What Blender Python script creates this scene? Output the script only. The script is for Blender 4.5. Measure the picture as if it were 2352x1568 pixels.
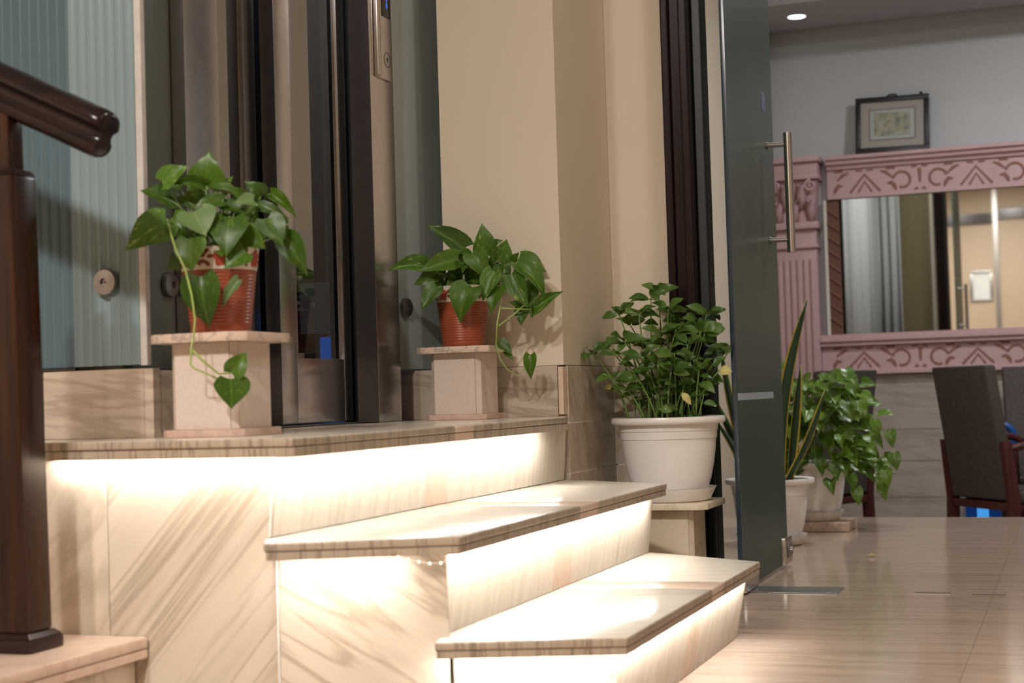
import bpy, bmesh, math, random
from mathutils import Vector, Matrix
R = math.radians
random.seed(7)
for o in list(bpy.data.objects):
    bpy.data.objects.remove(o)
S = bpy.context.scene
C = S.collection

# ---------------------------------------------------------------- camera
cam_d = bpy.data.cameras.new('camera')
cam = bpy.data.objects.new('camera', cam_d); C.objects.link(cam)
cam_d.sensor_width = 36.0
cam_d.lens = 36.0 * 3512.0 / 2352.0
cam_d.clip_start = 0.02
cam.matrix_world = Matrix.Translation((0, 0, 0.528)) @ Matrix.Rotation(R(20.21), 4, 'Z') @ Matrix.Rotation(R(92.0065), 4, 'X') @ Matrix.Rotation(R(-1.739), 4, 'Z')
cam_d.dof.use_dof = True
cam_d.dof.focus_distance = 3.75
cam_d.dof.aperture_fstop = 5.0
S.camera = cam

# ---------------------------------------------------------------- world, exposure
w = bpy.data.worlds.new('world'); S.world = w
w.use_nodes = True
w.node_tree.nodes['Background'].inputs[0].default_value = (0.9, 0.85, 0.8, 1)
w.node_tree.nodes['Background'].inputs[1].default_value = 0.02
S.view_settings.view_transform = 'Standard'
S.view_settings.look = 'None'
S.view_settings.exposure = 0.0
S.view_settings.gamma = 1.0
S.view_settings.use_curve_mapping = False
S.cycles.max_bounces = 8
S.cycles.diffuse_bounces = 4
S.cycles.glossy_bounces = 4
S.cycles.transparent_max_bounces = 8
S.cycles.sample_clamp_indirect = 4.0
S.cycles.caustics_reflective = False
S.cycles.caustics_refractive = False

# ---------------------------------------------------------------- ceiling lamps of the lobby and dining room
def lamp(name, loc, power, col, size=0.16, spread=180):
    d = bpy.data.lights.new(name, 'AREA'); d.shape = 'DISK'; d.size = size
    d.energy = power; d.color = col; d.spread = R(spread)
    o = bpy.data.objects.new(name, d); C.objects.link(o); o.location = loc
    return o
WARM = (1.0, 0.95, 0.89)
COOL = (0.96, 0.985, 1.0)
lamp('lobby_downlight_light', (-1.40, -0.6, 2.86), 84, WARM, 0.2)
lamp('lobby_downlight_light', (-0.70, -0.9, 2.86), 126, WARM, 0.2)
lamp('lobby_downlight_light', (1.2, 1.6, 2.86), 11, WARM, 0.3)
lamp('lobby_downlight_light', (0.2, 3.0, 2.86), 14, WARM, 0.3)
lamp('dining_downlight_light', (0.4, 6.4, 2.72), 42, COOL, 0.3)
lamp('dining_downlight_light', (-0.7, 5.2, 2.72), 23, COOL, 0.3)

# ================================================================ helpers
class MB:
    """collects geometry (in the frame of its object) for one mesh"""
    def __init__(s): s.v = []; s.f = []
    def add(s, vs, fs):
        n = len(s.v); s.v += [tuple(v) for v in vs]; s.f += [tuple(i + n for i in f) for f in fs]; return s
    def box(s, x0, x1, y0, y1, z0, z1):
        return s.add([(x0,y0,z0),(x1,y0,z0),(x1,y1,z0),(x0,y1,z0),(x0,y0,z1),(x1,y0,z1),(x1,y1,z1),(x0,y1,z1)],
                     [(0,3,2,1),(4,5,6,7),(0,1,5,4),(1,2,6,5),(2,3,7,6),(3,0,4,7)])
    def prism(s, pts, z0, z1):
        n = len(pts); a = sum(pts[i][0]*pts[(i+1)%n][1]-pts[(i+1)%n][0]*pts[i][1] for i in range(n))
        if a < 0: pts = pts[::-1]
        vs = [(p[0],p[1],z0) for p in pts]+[(p[0],p[1],z1) for p in pts]
        fs = [tuple(range(n))[::-1], tuple(range(n,2*n))]+[(i,(i+1)%n,n+(i+1)%n,n+i) for i in range(n)]
        return s.add(vs, fs)
    def hexa(s, bot, top):
        """eight corners: bot and top are 4-point loops, counter-clockwise from above"""
        return s.add(list(bot)+list(top), [(0,3,2,1),(4,5,6,7),(0,1,5,4),(1,2,6,5),(2,3,7,6),(3,0,4,7)])
    def loft(s, rings, caps=True):
        n = len(rings[0]); vs = [p for r in rings for p in r]; fs = []
        for k in range(len(rings)-1):
            for i in range(n):
                a, b = k*n+i, k*n+(i+1)%n
                fs.append((a, b, b+n, a+n))
        if caps:
            fs.append(tuple(range(n))[::-1]); fs.append(tuple(range((len(rings)-1)*n, len(rings)*n)))
        return s.add(vs, fs)
    def lathe(s, prof, n=32, cx=0, cy=0, cap0=True, cap1=True):
        rings = [[(cx+r*math.cos(2*math.pi*i/n), cy+r*math.sin(2*math.pi*i/n), z) for i in range(n)] for r, z in prof]
        s.loft(rings, False); m = len(s.v)-len(prof)*n
        if cap0: s.f.append(tuple(range(m, m+n))[::-1])
        if cap1: s.f.append(tuple(range(m+(len(prof)-1)*n, m+len(prof)*n)))
        return s
    def tube(s, pts, r, n=6, r1=None):
        pts = [Vector(p) for p in pts]; rings = []; up = Vector((0.13, 0.21, 1))
        for i, p in enumerate(pts):
            t = (pts[min(i+1,len(pts)-1)]-pts[max(i-1,0)]).normalized()
            a = t.cross(up)
            if a.length < 1e-4: a = t.cross(Vector((1,0,0)))
            a.normalize(); b = t.cross(a)
            rr = r if r1 is None else r+(r1-r)*i/(len(pts)-1)
            rings.append([tuple(p+a*rr*math.cos(2*math.pi*k/n)+b*rr*math.sin(2*math.pi*k/n)) for k in range(n)])
        return s.loft(rings)
    def cyl(s, p, q, r, n=20): return s.tube([p, q], r, n)
    def mesh(s, name, smooth=False, bevel=0.0, seg=2):
        me = bpy.data.meshes.new(name); me.from_pydata(s.v, [], s.f)
        bm = bmesh.new(); bm.from_mesh(me)
        bmesh.ops.recalc_face_normals(bm, faces=bm.faces)
        if bevel:
            ed = [e for e in bm.edges if len(e.link_faces) == 2 and e.calc_face_angle(0) > 0.5]
            bmesh.ops.bevel(bm, geom=ed, offset=bevel, segments=seg, affect='EDGES', profile=0.6, clamp_overlap=True)
        bm.to_mesh(me); bm.free()
        if smooth:
            for p in me.polygons: p.use_smooth = True
            if smooth != 'all':
                try: me.set_sharp_from_angle(angle=R(40))
                except Exception: pass
        return me

def obj(name, mb, mat, parent=None, smooth=False, bevel=0.0, seg=2, loc=None, rot=None):
    me = mb if isinstance(mb, bpy.types.Mesh) else mb.mesh(name, smooth, bevel, seg)
    if mat is not None and not me.materials: me.materials.append(mat)
    o = bpy.data.objects.new(name, me); C.objects.link(o)
    if parent: o.parent = parent
    if loc is not None: o.location = loc
    if rot is not None: o.rotation_euler = rot
    return o
def tag(o, label, cat, group=None):
    o['label'] = label; o['category'] = cat
    if group: o['group'] = group
    return o
def thing(name, label, cat, loc=(0,0,0), group=None, rz=0):
    o = bpy.data.objects.new(name, None); C.objects.link(o); o.location = loc; o.rotation_euler = (0,0,rz)
    o.empty_display_size = 0.1
    return tag(o, label, cat, group)
def struct(name, mb, mat, **k):
    o = obj(name, mb, mat, **k); o['kind'] = 'structure'; return o
def rootstruct(name):
    o = bpy.data.objects.new(name, None); C.objects.link(o); o['kind'] = 'structure'; return o
def copy_tree(src, loc):
    r = src.copy(); C.objects.link(r); r.location = loc
    for ch in list(src.children):
        c = ch.copy(); C.objects.link(c); c.parent = r
        for g in list(ch.children):
            d = g.copy(); C.objects.link(d); d.parent = c
    return r
def clip_y(pts, y0, y1):
    def half(ps, f):
        out = []
        for i in range(len(ps)):
            a, b = ps[i], ps[(i+1)%len(ps)]; fa, fb = f(a), f(b)
            if fa >= 0: out.append(a)
            if fa*fb < 0:
                t = fa/(fa-fb); out.append((a[0]+(b[0]-a[0])*t, a[1]+(b[1]-a[1])*t))
        return out
    return half(half(pts, lambda p: p[1]-y0), lambda p: y1-p[1])

# ================================================================ materials
def N(nt, t, **k):
    n = nt.nodes.new(t)
    for a, b in k.items(): setattr(n, a, b)
    return n
def base(name):
    m = bpy.data.materials.new(name); m.use_nodes = True
    nt = m.node_tree; b = nt.nodes['Principled BSDF']
    return m, nt, b
def setp(b, **k):
    for a, v in k.items():
        i = b.inputs[a]; i.default_value = (*v, 1) if isinstance(v, tuple) and len(v) == 3 else v
def ramp(nt, stops):
    r = N(nt, 'ShaderNodeValToRGB'); e = r.color_ramp.elements
    while len(e) > 1: e.remove(e[-1])
    e[0].position = stops[0][0]; e[0].color = (*stops[0][1], 1)
    for p, c in stops[1:]:
        x = e.new(p); x.color = (*c, 1)
    return r
def plain(name, col, rough=0.5, metal=0.0, noise=0.06, scale=14, bump=0.0, **k):
    m, nt, b = base(name)
    setp(b, Roughness=rough, Metallic=metal)
    for a, v in k.items(): setp(b, **{a.replace('_', ' '): v})
    tc = N(nt, 'ShaderNodeTexCoord'); nz = N(nt, 'ShaderNodeTexNoise')
    nz.inputs['Scale'].default_value = scale; nz.inputs['Detail'].default_value = 5
    nt.links.new(tc.outputs['Object'], nz.inputs['Vector'])
    lo = tuple(c*(1-noise) for c in col); hi = tuple(min(1, c*(1+noise)) for c in col)
    r = ramp(nt, [(0.3, lo), (0.7, hi)])
    nt.links.new(nz.outputs['Fac'], r.inputs[0]); nt.links.new(r.outputs[0], b.inputs['Base Color'])
    if bump:
        bp = N(nt, 'ShaderNodeBump'); bp.inputs['Strength'].default_value = bump; bp.inputs['Distance'].default_value = 0.002
        nt.links.new(nz.outputs['Fac'], bp.inputs['Height']); nt.links.new(bp.outputs[0], b.inputs['Normal'])
    return m
def marble(name, c0, c1, cv, rot=(0,0,0), stretch=(1.2, 9, 9), vein=0.5, rough=0.22, scale=1.0, vs=1.0, spots=0.0):
    """streaked beige marble: stretched noise bands plus thin darker veins"""
    m, nt, b = base(name); setp(b, Roughness=rough); b.inputs['Specular IOR Level'].default_value = 0.5
    tc = N(nt, 'ShaderNodeTexCoord'); mp = N(nt, 'ShaderNodeMapping'); mp.vector_type = 'TEXTURE'
    mp.inputs['Rotation'].default_value = rot
    mp.inputs['Scale'].default_value = tuple(1/(s*scale) for s in stretch)
    nt.links.new(tc.outputs['Object'], mp.inputs['Vector'])
    n1 = N(nt, 'ShaderNodeTexNoise'); n1.inputs['Scale'].default_value = 1.0; n1.inputs['Detail'].default_value = 7; n1.inputs['Roughness'].default_value = 0.62; n1.inputs['Distortion'].default_value = 0.35
    nt.links.new(mp.outputs[0], n1.inputs['Vector'])
    r1 = ramp(nt, [(0.28, c1), (0.46, c0), (0.62, tuple(min(1, c*1.08) for c in c0)), (0.8, c1)])
    nt.links.new(n1.outputs['Fac'], r1.inputs[0])
    n2 = N(nt, 'ShaderNodeTexNoise'); n2.inputs['Scale'].default_value = 0.85*vs; n2.inputs['Detail'].default_value = 9; n2.inputs['Roughness'].default_value = 0.55; n2.inputs['Distortion'].default_value = 0.35
    ad = N(nt, 'ShaderNodeVectorMath', operation='ADD'); ad.inputs[1].default_value = (3.7, 1.9, 5.3)
    nt.links.new(mp.outputs[0], ad.inputs[0]); nt.links.new(ad.outputs[0], n2.inputs['Vector'])
    r2 = ramp(nt, [(0.465, (0,0,0)), (0.497, (1,1,1)), (0.503, (1,1,1)), (0.525, (0,0,0))])
    nt.links.new(n2.outputs['Fac'], r2.inputs[0])
    mu = N(nt, 'ShaderNodeMath', operation='MULTIPLY'); mu.inputs[1].default_value = vein
    nt.links.new(r2.outputs[0], mu.inputs[0])
    mx = N(nt, 'ShaderNodeMix', data_type='RGBA'); mx.inputs[7].default_value = (*cv, 1)
    nt.links.new(mu.outputs[0], mx.inputs[0]); nt.links.new(r1.outputs[0], mx.inputs[6])
    nt.links.new(mx.outputs[2], b.inputs['Base Color'])
    return m
def emis(name, col, strength):
    m = bpy.data.materials.new(name); m.use_nodes = True; nt = m.node_tree; nt.nodes.clear()
    e = N(nt, 'ShaderNodeEmission'); e.inputs[0].default_value = (*col, 1); e.inputs[1].default_value = strength
    o = N(nt, 'ShaderNodeOutputMaterial'); nt.links.new(e.outputs[0], o.inputs[0]); return m
def leafmat(name, c0, c1, cv=None, vfac=0.5, vscale=60, rough=0.32, trans=0.25):
    m, nt, b = base(name); setp(b, Roughness=rough); b.inputs['Specular IOR Level'].default_value = 0.45
    oi = N(nt, 'ShaderNodeObjectInfo')
    mx = N(nt, 'ShaderNodeMix', data_type='RGBA'); mx.inputs[6].default_value = (*c0, 1); mx.inputs[7].default_value = (*c1, 1)
    nt.links.new(oi.outputs['Random'], mx.inputs[0]); out = mx.outputs[2]
    tc = N(nt, 'ShaderNodeTexCoord')
    # paler midrib along the blade axis
    sx = N(nt, 'ShaderNodeSeparateXYZ'); nt.links.new(tc.outputs['Object'], sx.inputs[0])
    ab = N(nt, 'ShaderNodeMath', operation='ABSOLUTE'); nt.links.new(sx.outputs[0], ab.inputs[0])
    rr = ramp(nt, [(0.0, (0.45,0.45,0.45)), (0.035, (0,0,0))]); nt.links.new(ab.outputs[0], rr.inputs[0])
    m2 = N(nt, 'ShaderNodeMix', data_type='RGBA'); m2.inputs[7].default_value = (c1[0]*1.9, c1[1]*1.6, c1[2]*1.7, 1)
    nt.links.new(rr.outputs[0], m2.inputs[0]); nt.links.new(out, m2.inputs[6]); out = m2.outputs[2]
    if cv:
        nz = N(nt, 'ShaderNodeTexNoise'); nz.inputs['Scale'].default_value = 5.0; nz.inputs['Detail'].default_value = 8; nz.inputs['Roughness'].default_value = 0.7
        mp = N(nt, 'ShaderNodeMapping'); mp.inputs['Scale'].default_value = (2.2, 0.8, 1); nt.links.new(tc.outputs['Object'], mp.inputs[0])
        av = N(nt, 'ShaderNodeVectorMath', operation='ADD'); nt.links.new(mp.outputs[0], av.inputs[0]); nt.links.new(oi.outputs['Random'], av.inputs[1])
        nt.links.new(av.outputs[0], nz.inputs['Vector'])
        r3 = ramp(nt, [(0.56, (0,0,0)), (0.68, (vfac,)*3)]); nt.links.new(nz.outputs['Fac'], r3.inputs[0])
        m3 = N(nt, 'ShaderNodeMix', data_type='RGBA'); m3.inputs[7].default_value = (*cv, 1)
        nt.links.new(r3.outputs[0], m3.inputs[0]); nt.links.new(out, m3.inputs[6]); out = m3.outputs[2]
    nt.links.new(out, b.inputs['Base Color'])
    if trans:
        tr = N(nt, 'ShaderNodeBsdfTranslucent'); nt.links.new(out, tr.inputs[0])
        ms = N(nt, 'ShaderNodeMixShader'); ms.inputs[0].default_value = trans
        nt.links.new(b.outputs[0], ms.inputs[1]); nt.links.new(tr.outputs[0], ms.inputs[2])
        nt.links.new(ms.outputs[0], nt.nodes['Material Output'].inputs[0])
    return m
def wood(name, c0, c1, rough=0.25, axis=2, scale=1.0):
    m, nt, b = base(name); setp(b, Roughness=rough); b.inputs['Specular IOR Level'].default_value = 0.3
    tc = N(nt, 'ShaderNodeTexCoord'); mp = N(nt, 'ShaderNodeMapping')
    sc = [60*scale]*3; sc[axis] = 4*scale; mp.inputs['Scale'].default_value = sc
    nt.links.new(tc.outputs['Object'], mp.inputs[0]); nz = N(nt, 'ShaderNodeTexNoise'); nz.inputs['Scale'].default_value = 1; nz.inputs['Detail'].default_value = 6
    nt.links.new(mp.outputs[0], nz.inputs['Vector']); r = ramp(nt, [(0.3, c0), (0.7, c1)])
    nt.links.new(nz.outputs['Fac'], r.inputs[0]); nt.links.new(r.outputs[0], b.inputs['Base Color'])
    return m

M = {}
BEI = (0.60, 0.505, 0.40); BEI2 = (0.535, 0.435, 0.335); VEI = (0.27, 0.19, 0.12)
M['flank_a'] = marble('marble_diagonal_rising', BEI, BEI2, VEI, rot=(0, R(-48), 0), stretch=(0.6, 2.5, 15), vein=0.5, vs=0.9)
M['flank_b'] = marble('marble_diagonal_falling', BEI, BEI2, VEI, rot=(0, R(36), 0), stretch=(0.6, 2.5, 15), vein=0.5, vs=0.9)
M['flank_c'] = marble('marble_plain_panel', BEI, BEI2, VEI, rot=(0, R(-60), 0), stretch=(1.5, 6, 6), vein=0.35)
M['riser'] = marble('marble_riser', (0.66,0.585,0.47), (0.57,0.49,0.38), (0.42,0.34,0.24), rot=(R(-10),0,0), stretch=(40, 46, 2.2), vein=0.22)
M['tread'] = marble('marble_tread', (0.72,0.66,0.56), (0.64,0.57,0.47), (0.46,0.39,0.30), rot=(0,0,R(20)), stretch=(3, 34, 20), vein=0.25, rough=0.16)
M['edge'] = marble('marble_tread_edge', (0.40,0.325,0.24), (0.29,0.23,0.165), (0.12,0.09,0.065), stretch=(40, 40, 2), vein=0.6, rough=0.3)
M['insert'] = marble('marble_pink_insert', (0.66,0.50,0.38), (0.60,0.44,0.33), (0.45,0.30,0.22), rot=(R(30),0,0), stretch=(5, 9, 5), vein=0.25, rough=0.2)
M['skirt'] = marble('marble_skirting', (0.47,0.385,0.31), (0.43,0.345,0.275), (0.24,0.175,0.12), rot=(0, R(8), 0), stretch=(2.5, 9, 16), vein=0.5, vs=0.5)
M['course'] = marble('marble_wall_course', (0.50,0.42,0.33), (0.40,0.33,0.25), (0.26,0.17,0.11), rot=(R(20),R(20),0), stretch=(20, 20, 3), vein=0.35)
M['floor'] = marble('marble_floor', (0.40,0.302,0.235), (0.325,0.238,0.18), (0.20,0.135,0.095), rot=(0,0,R(2)), stretch=(1.6, 22, 9), vein=0.35, rough=0.12)
M['step'] = marble('marble_side_step', (0.60,0.44,0.34), (0.52,0.37,0.28), (0.40,0.27,0.19), rot=(0,0,R(40)), stretch=(2, 14, 9), vein=0.25)
M['wains'] = marble('marble_wainscot', (0.40,0.35,0.30), (0.33,0.27,0.23), (0.20,0.17,0.14), rot=(0,R(6),0), stretch=(1.6, 9, 12), vein=0.3, rough=0.3)
M['ped'] = plain('pale_pink_marble', (0.62,0.51,0.44), 0.35, noise=0.05, scale=110)
M['ped_slab'] = marble('blotched_pink_marble', (0.60,0.45,0.35), (0.52,0.38,0.29), (0.16,0.14,0.15), stretch=(14, 14, 20), vein=0.5, rough=0.35)
M['ped_base'] = plain('rosy_marble', (0.52,0.36,0.29), 0.4, noise=0.12, scale=70)
M['ped_beige'] = marble('marble_pedestal_beige', (0.62,0.53,0.40), (0.55,0.45,0.33), (0.36,0.28,0.19), rot=(0,R(-50),0), stretch=(3, 9, 9), vein=0.3)
M['cream'] = plain('cream_wall_paint', (0.64,0.545,0.425), 0.55, noise=0.02, scale=3, bump=0.02)
M['cream_d'] = plain('beige_wall_paint', (0.62,0.53,0.41), 0.6, noise=0.02, scale=3)
M['dwall'] = plain('pale_grey_wall_paint', (0.52,0.53,0.54), 0.7, noise=0.015, scale=2)
M['ceil'] = plain('white_ceiling_paint', (0.70,0.66,0.62), 0.8, noise=0.015, scale=2)
M['soffit'] = plain('grey_soffit_paint', (0.48,0.46,0.50), 0.7, noise=0.015, scale=2)
M['pink'] = plain('pink_plaster_paint', (0.57,0.385,0.39), 0.5, noise=0.04, scale=20)
M['pink_groove'] = plain('brown_pink_groove', (0.28,0.125,0.095), 0.7, noise=0.1, scale=40)
M['brown_strip'] = plain('brown_reflection', (0.15,0.065,0.04), 0.5, noise=0.1, scale=40)  # mirrored moulding painted as a brown surface
M['brown_wall'] = plain('ochre_brown_wall', (0.16,0.12,0.055), 0.6, noise=0.03, scale=4)
M['mirror'] = plain('mirror_silver', (0.80,0.80,0.78), 0.02, 1.0, noise=0.0)
M['steel'] = plain('brushed_steel', (0.60,0.57,0.56), 0.22, 1.0, noise=0.05, scale=30)
_m = M['steel'].node_tree; _b = _m.nodes['Principled BSDF']; _b.inputs['Anisotropic'].default_value = 0.8
_t = N(_m, 'ShaderNodeTangent', direction_type='RADIAL', axis='Z'); _m.links.new(_t.outputs[0], _b.inputs['Tangent'])
M['steel_d'] = plain('dark_brushed_steel', (0.42,0.38,0.37), 0.3, 1.0, noise=0.05, scale=30)
M['steel_k'] = plain('dark_reveal_steel', (0.17,0.165,0.175), 0.28, 1.0, noise=0.05, scale=30)
M['disc'] = plain('dull_disc_steel', (0.30,0.275,0.28), 0.3, 1.0, noise=0.04, scale=40)
M['lobby'] = plain('dimmed_lobby_wall_paint', (0.28,0.22,0.15), 0.6, noise=0.03, scale=3)  # cream wall's dimness in the mirror put into a darker colour
M['nickel'] = plain('satin_nickel', (0.56,0.51,0.47), 0.25, 1.0, noise=0.03, scale=50)
M['nickel_d'] = plain('grey_plate_metal', (0.26,0.25,0.24), 0.35, 0.9, noise=0.06, scale=50)
M['black'] = plain('black_gap', (0.012,0.012,0.014), 0.5, noise=0.0)
M['darkglass'] = plain('dark_tinted_glass', (0.02,0.022,0.024), 0.05, noise=0.0)
M['green_glass'] = plain('green_back_painted_glass', (0.33,0.365,0.35), 0.5, noise=0.04, scale=3, Specular_IOR_Level=0.12)
M['green_glass_d'] = plain('dark_green_back_painted_glass', (0.12,0.14,0.125), 0.3, noise=0.04, scale=3)
M['edge_glass'] = plain('dark_blue_glass_edge', (0.02,0.035,0.05), 0.2, noise=0.02)
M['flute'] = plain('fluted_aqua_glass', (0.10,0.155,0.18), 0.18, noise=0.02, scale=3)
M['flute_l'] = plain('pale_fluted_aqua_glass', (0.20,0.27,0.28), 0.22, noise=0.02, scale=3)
M['silicone'] = plain('yellowed_silicone_edge', (0.50,0.47,0.45), 0.6, noise=0.12, scale=25)
M['grout'] = plain('white_grout', (0.72,0.68,0.62), 0.7, noise=0.06, scale=60)
M['railwood'] = wood('dark_rail_wood', (0.008,0.004,0.004), (0.019,0.008,0.007), 0.2, axis=0)
M['postwood'] = wood('brown_post_wood', (0.011,0.0045,0.003), (0.034,0.011,0.005), 0.22, axis=2)
M['framewood'] = wood('mahogany_frame_wood', (0.010,0.004,0.005), (0.022,0.008,0.008), 0.22, axis=2)
M['terracotta'] = plain('orange_ribbed_clay', (0.30,0.066,0.026), 0.32, noise=0.14, scale=25)
M['band'] = plain('cream_glazed_band', (0.62,0.53,0.44), 0.25, noise=0.04, scale=30)
M['motif'] = plain('red_flower_glaze', (0.36,0.055,0.025), 0.25, noise=0.1, scale=60)
M['motif_d'] = plain('maroon_leaf_glaze', (0.17,0.035,0.025), 0.25, noise=0.1, scale=60)
M['soil'] = plain('dark_soil', (0.035,0.022,0.014), 0.95, noise=0.4, scale=90, bump=0.8)
M['whitepot'] = plain('white_plastic', (0.80,0.77,0.74), 0.3, noise=0.015, scale=5)
M['pothos'] = leafmat('pothos_leaf', (0.034,0.088,0.006), (0.074,0.160,0.010), (0.30,0.36,0.08), 0.5, rough=0.4)
M['pothos_l'] = leafmat('pothos_leaf_variegated', (0.05,0.125,0.010), (0.08,0.18,0.016), (0.50,0.54,0.17), 0.85, rough=0.4)
M['pothos_under'] = leafmat('pothos_leaf_underside', (0.11,0.19,0.06), (0.15,0.24,0.075), None, rough=0.5)
M['bush'] = leafmat('bush_leaf', (0.06,0.135,0.010), (0.13,0.23,0.022), (0.36,0.42,0.12), 0.5, rough=0.32)
M['shrub'] = leafmat('shrub_leaf', (0.045,0.110,0.016), (0.105,0.200,0.032), None, rough=0.35)
M['shrub_y'] = leafmat('yellowing_leaf', (0.55,0.50,0.16), (0.60,0.52,0.20), None, rough=0.45)
M['stem'] = plain('green_stem', (0.13,0.24,0.05), 0.45, noise=0.15, scale=40)
M['stem_p'] = plain('pale_green_vine', (0.30,0.40,0.10), 0.45, noise=0.2, scale=40)
M['snake'] = leafmat('snake_plant_leaf', (0.018,0.05,0.022), (0.03,0.07,0.03), (0.10,0.16,0.07), 0.5, rough=0.4, trans=0.0)
M['snake_y'] = plain('snake_plant_margin', (0.50,0.36,0.04), 0.45, noise=0.1, scale=30)
M['fabric'] = plain('dark_brown_fabric', (0.055,0.042,0.034), 0.9, noise=0.3, scale=120, bump=0.4)
M['fabric_g'] = plain('grey_brown_fabric', (0.085,0.07,0.068), 0.9, noise=0.25, scale=120, bump=0.4)
M['chairwood'] = wood('red_brown_chair_wood', (0.05,0.014,0.012), (0.085,0.025,0.02), 0.3)
M['tabletop'] = plain('black_table', (0.012,0.013,0.018), 0.3, noise=0.1)
M['bluep'] = plain('bright_blue_plastic', (0.006,0.075,0.30), 0.4, noise=0.05)
M['blackframe'] = plain('black_picture_frame', (0.014,0.010,0.010), 0.35, noise=0.1)
M['mat'] = plain('taupe_mount_board', (0.36,0.32,0.29), 0.8, noise=0.02)
M['mat_line'] = plain('grey_mount_line', (0.22,0.185,0.18), 0.8, noise=0.02)
M['paper'] = plain('pale_print_paper', (0.40,0.42,0.41), 0.7, noise=0.03)
M['curtain'] = plain('white_curtain_cloth', (0.40,0.40,0.39), 0.85, noise=0.03, scale=30)
M['sticker'] = plain('blue_door_sticker', (0.085,0.095,0.20), 0.5, noise=0.05)
M['white'] = plain('white_print', (0.75,0.75,0.78), 0.5, noise=0.0)
M['ink'] = plain('dark_engraving', (0.05,0.045,0.045), 0.6, noise=0.0)
M['strip'] = plain('white_led_tape', (0.8,0.78,0.72), 0.5, noise=0.0)
M['seam'] = plain('dark_glue_seam', (0.10,0.065,0.05), 0.8, noise=0.1)
M['frame_dark'] = plain('dark_green_grey_strip', (0.014,0.016,0.015), 0.35, noise=0.05)
M['led'] = emis('led_glow', (1.0, 0.955, 0.90), 150.0)
M['ledspot'] = emis('led_spot_glow', (1.0, 0.75, 0.35), 9.0)
M['disp'] = emis('blue_display_digits', (0.02, 0.12, 1.0), 2.2)
M['dispblack'] = plain('display_black', (0.02,0.016,0.015), 0.15, noise=0.0)
M['downlight'] = emis('downlight_glow', (0.85, 0.95, 1.0), 6.0)
M['blueglow'] = emis('blue_light', (0.08, 0.42, 1.0), 0.75)
M['bluescreen'] = emis('blue_backlit_panel', (0.0, 0.10, 0.5), 0.9)
M['bluedim'] = emis('dim_blue_light', (0.01, 0.06, 0.28), 0.35)
def frosted(name, col, op, rough):
    m = bpy.data.materials.new(name); m.use_nodes = True; nt = m.node_tree; b = nt.nodes['Principled BSDF']
    tc = N(nt, 'ShaderNodeTexCoord'); nz = N(nt, 'ShaderNodeTexNoise'); nz.inputs['Scale'].default_value = 4
    nt.links.new(tc.outputs['Object'], nz.inputs['Vector'])
    r = ramp(nt, [(0.3, tuple(c*0.96 for c in col)), (0.7, tuple(c*1.04 for c in col))]); nt.links.new(nz.outputs['Fac'], r.inputs[0]); nt.links.new(r.outputs[0], b.inputs['Base Color'])
    setp(b, Roughness=rough)
    tr = N(nt, 'ShaderNodeBsdfTranslucent'); tr.inputs[0].default_value = (col[0]*1.3, col[1]*1.4, col[2]*1.2, 1)
    ms = N(nt, 'ShaderNodeMixShader'); ms.inputs[0].default_value = op
    nt.links.new(b.outputs[0], ms.inputs[1]); nt.links.new(tr.outputs[0], ms.inputs[2]); nt.links.new(ms.outputs[0], nt.nodes['Material Output'].inputs[0])
    return m
M['frost'] = frosted('frosted_green_glass', (0.105,0.145,0.118), 0.4, 0.3)
def seeglass(name, tint, refl=0.12):
    m = bpy.data.materials.new(name); m.use_nodes = True; nt = m.node_tree; nt.nodes.clear()
    t = N(nt, 'ShaderNodeBsdfTransparent'); t.inputs[0].default_value = (*tint, 1)
    g = N(nt, 'ShaderNodeBsdfGlossy'); g.inputs['Roughness'].default_value = 0.02; g.inputs[0].default_value = (0.9,0.9,0.9,1)
    f = N(nt, 'ShaderNodeFresnel'); f.inputs[0].default_value = 1.5
    a = N(nt, 'ShaderNodeMath', operation='ADD'); a.inputs[1].default_value = refl; nt.links.new(f.outputs[0], a.inputs[0])
    ms = N(nt, 'ShaderNodeMixShader'); o = N(nt, 'ShaderNodeOutputMaterial')
    ge = N(nt, 'ShaderNodeNewGeometry'); iv = N(nt, 'ShaderNodeMath', operation='SUBTRACT'); iv.inputs[0].default_value = 1.0; nt.links.new(ge.outputs['Backfacing'], iv.inputs[1])
    mu = N(nt, 'ShaderNodeMath', operation='MULTIPLY'); nt.links.new(a.outputs[0], mu.inputs[0]); nt.links.new(iv.outputs[0], mu.inputs[1])
    nt.links.new(mu.outputs[0], ms.inputs[0]); nt.links.new(t.outputs[0], ms.inputs[1]); nt.links.new(g.outputs[0], ms.inputs[2]); nt.links.new(ms.outputs[0], o.inputs[0])
    return m
M['liftglass'] = seeglass('tinted_lift_glass', (0.72,0.73,0.73), 0.26)
M['clear'] = frosted('pale_glass_strip', (0.62,0.70,0.78), 0.3, 0.1)  # paleness stands in for the brightness of a clear band

# ================================================================ the setting
ZL, Z2, Z3 = 0.473, 0.318, 0.161            # landing, second and third tread
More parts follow.
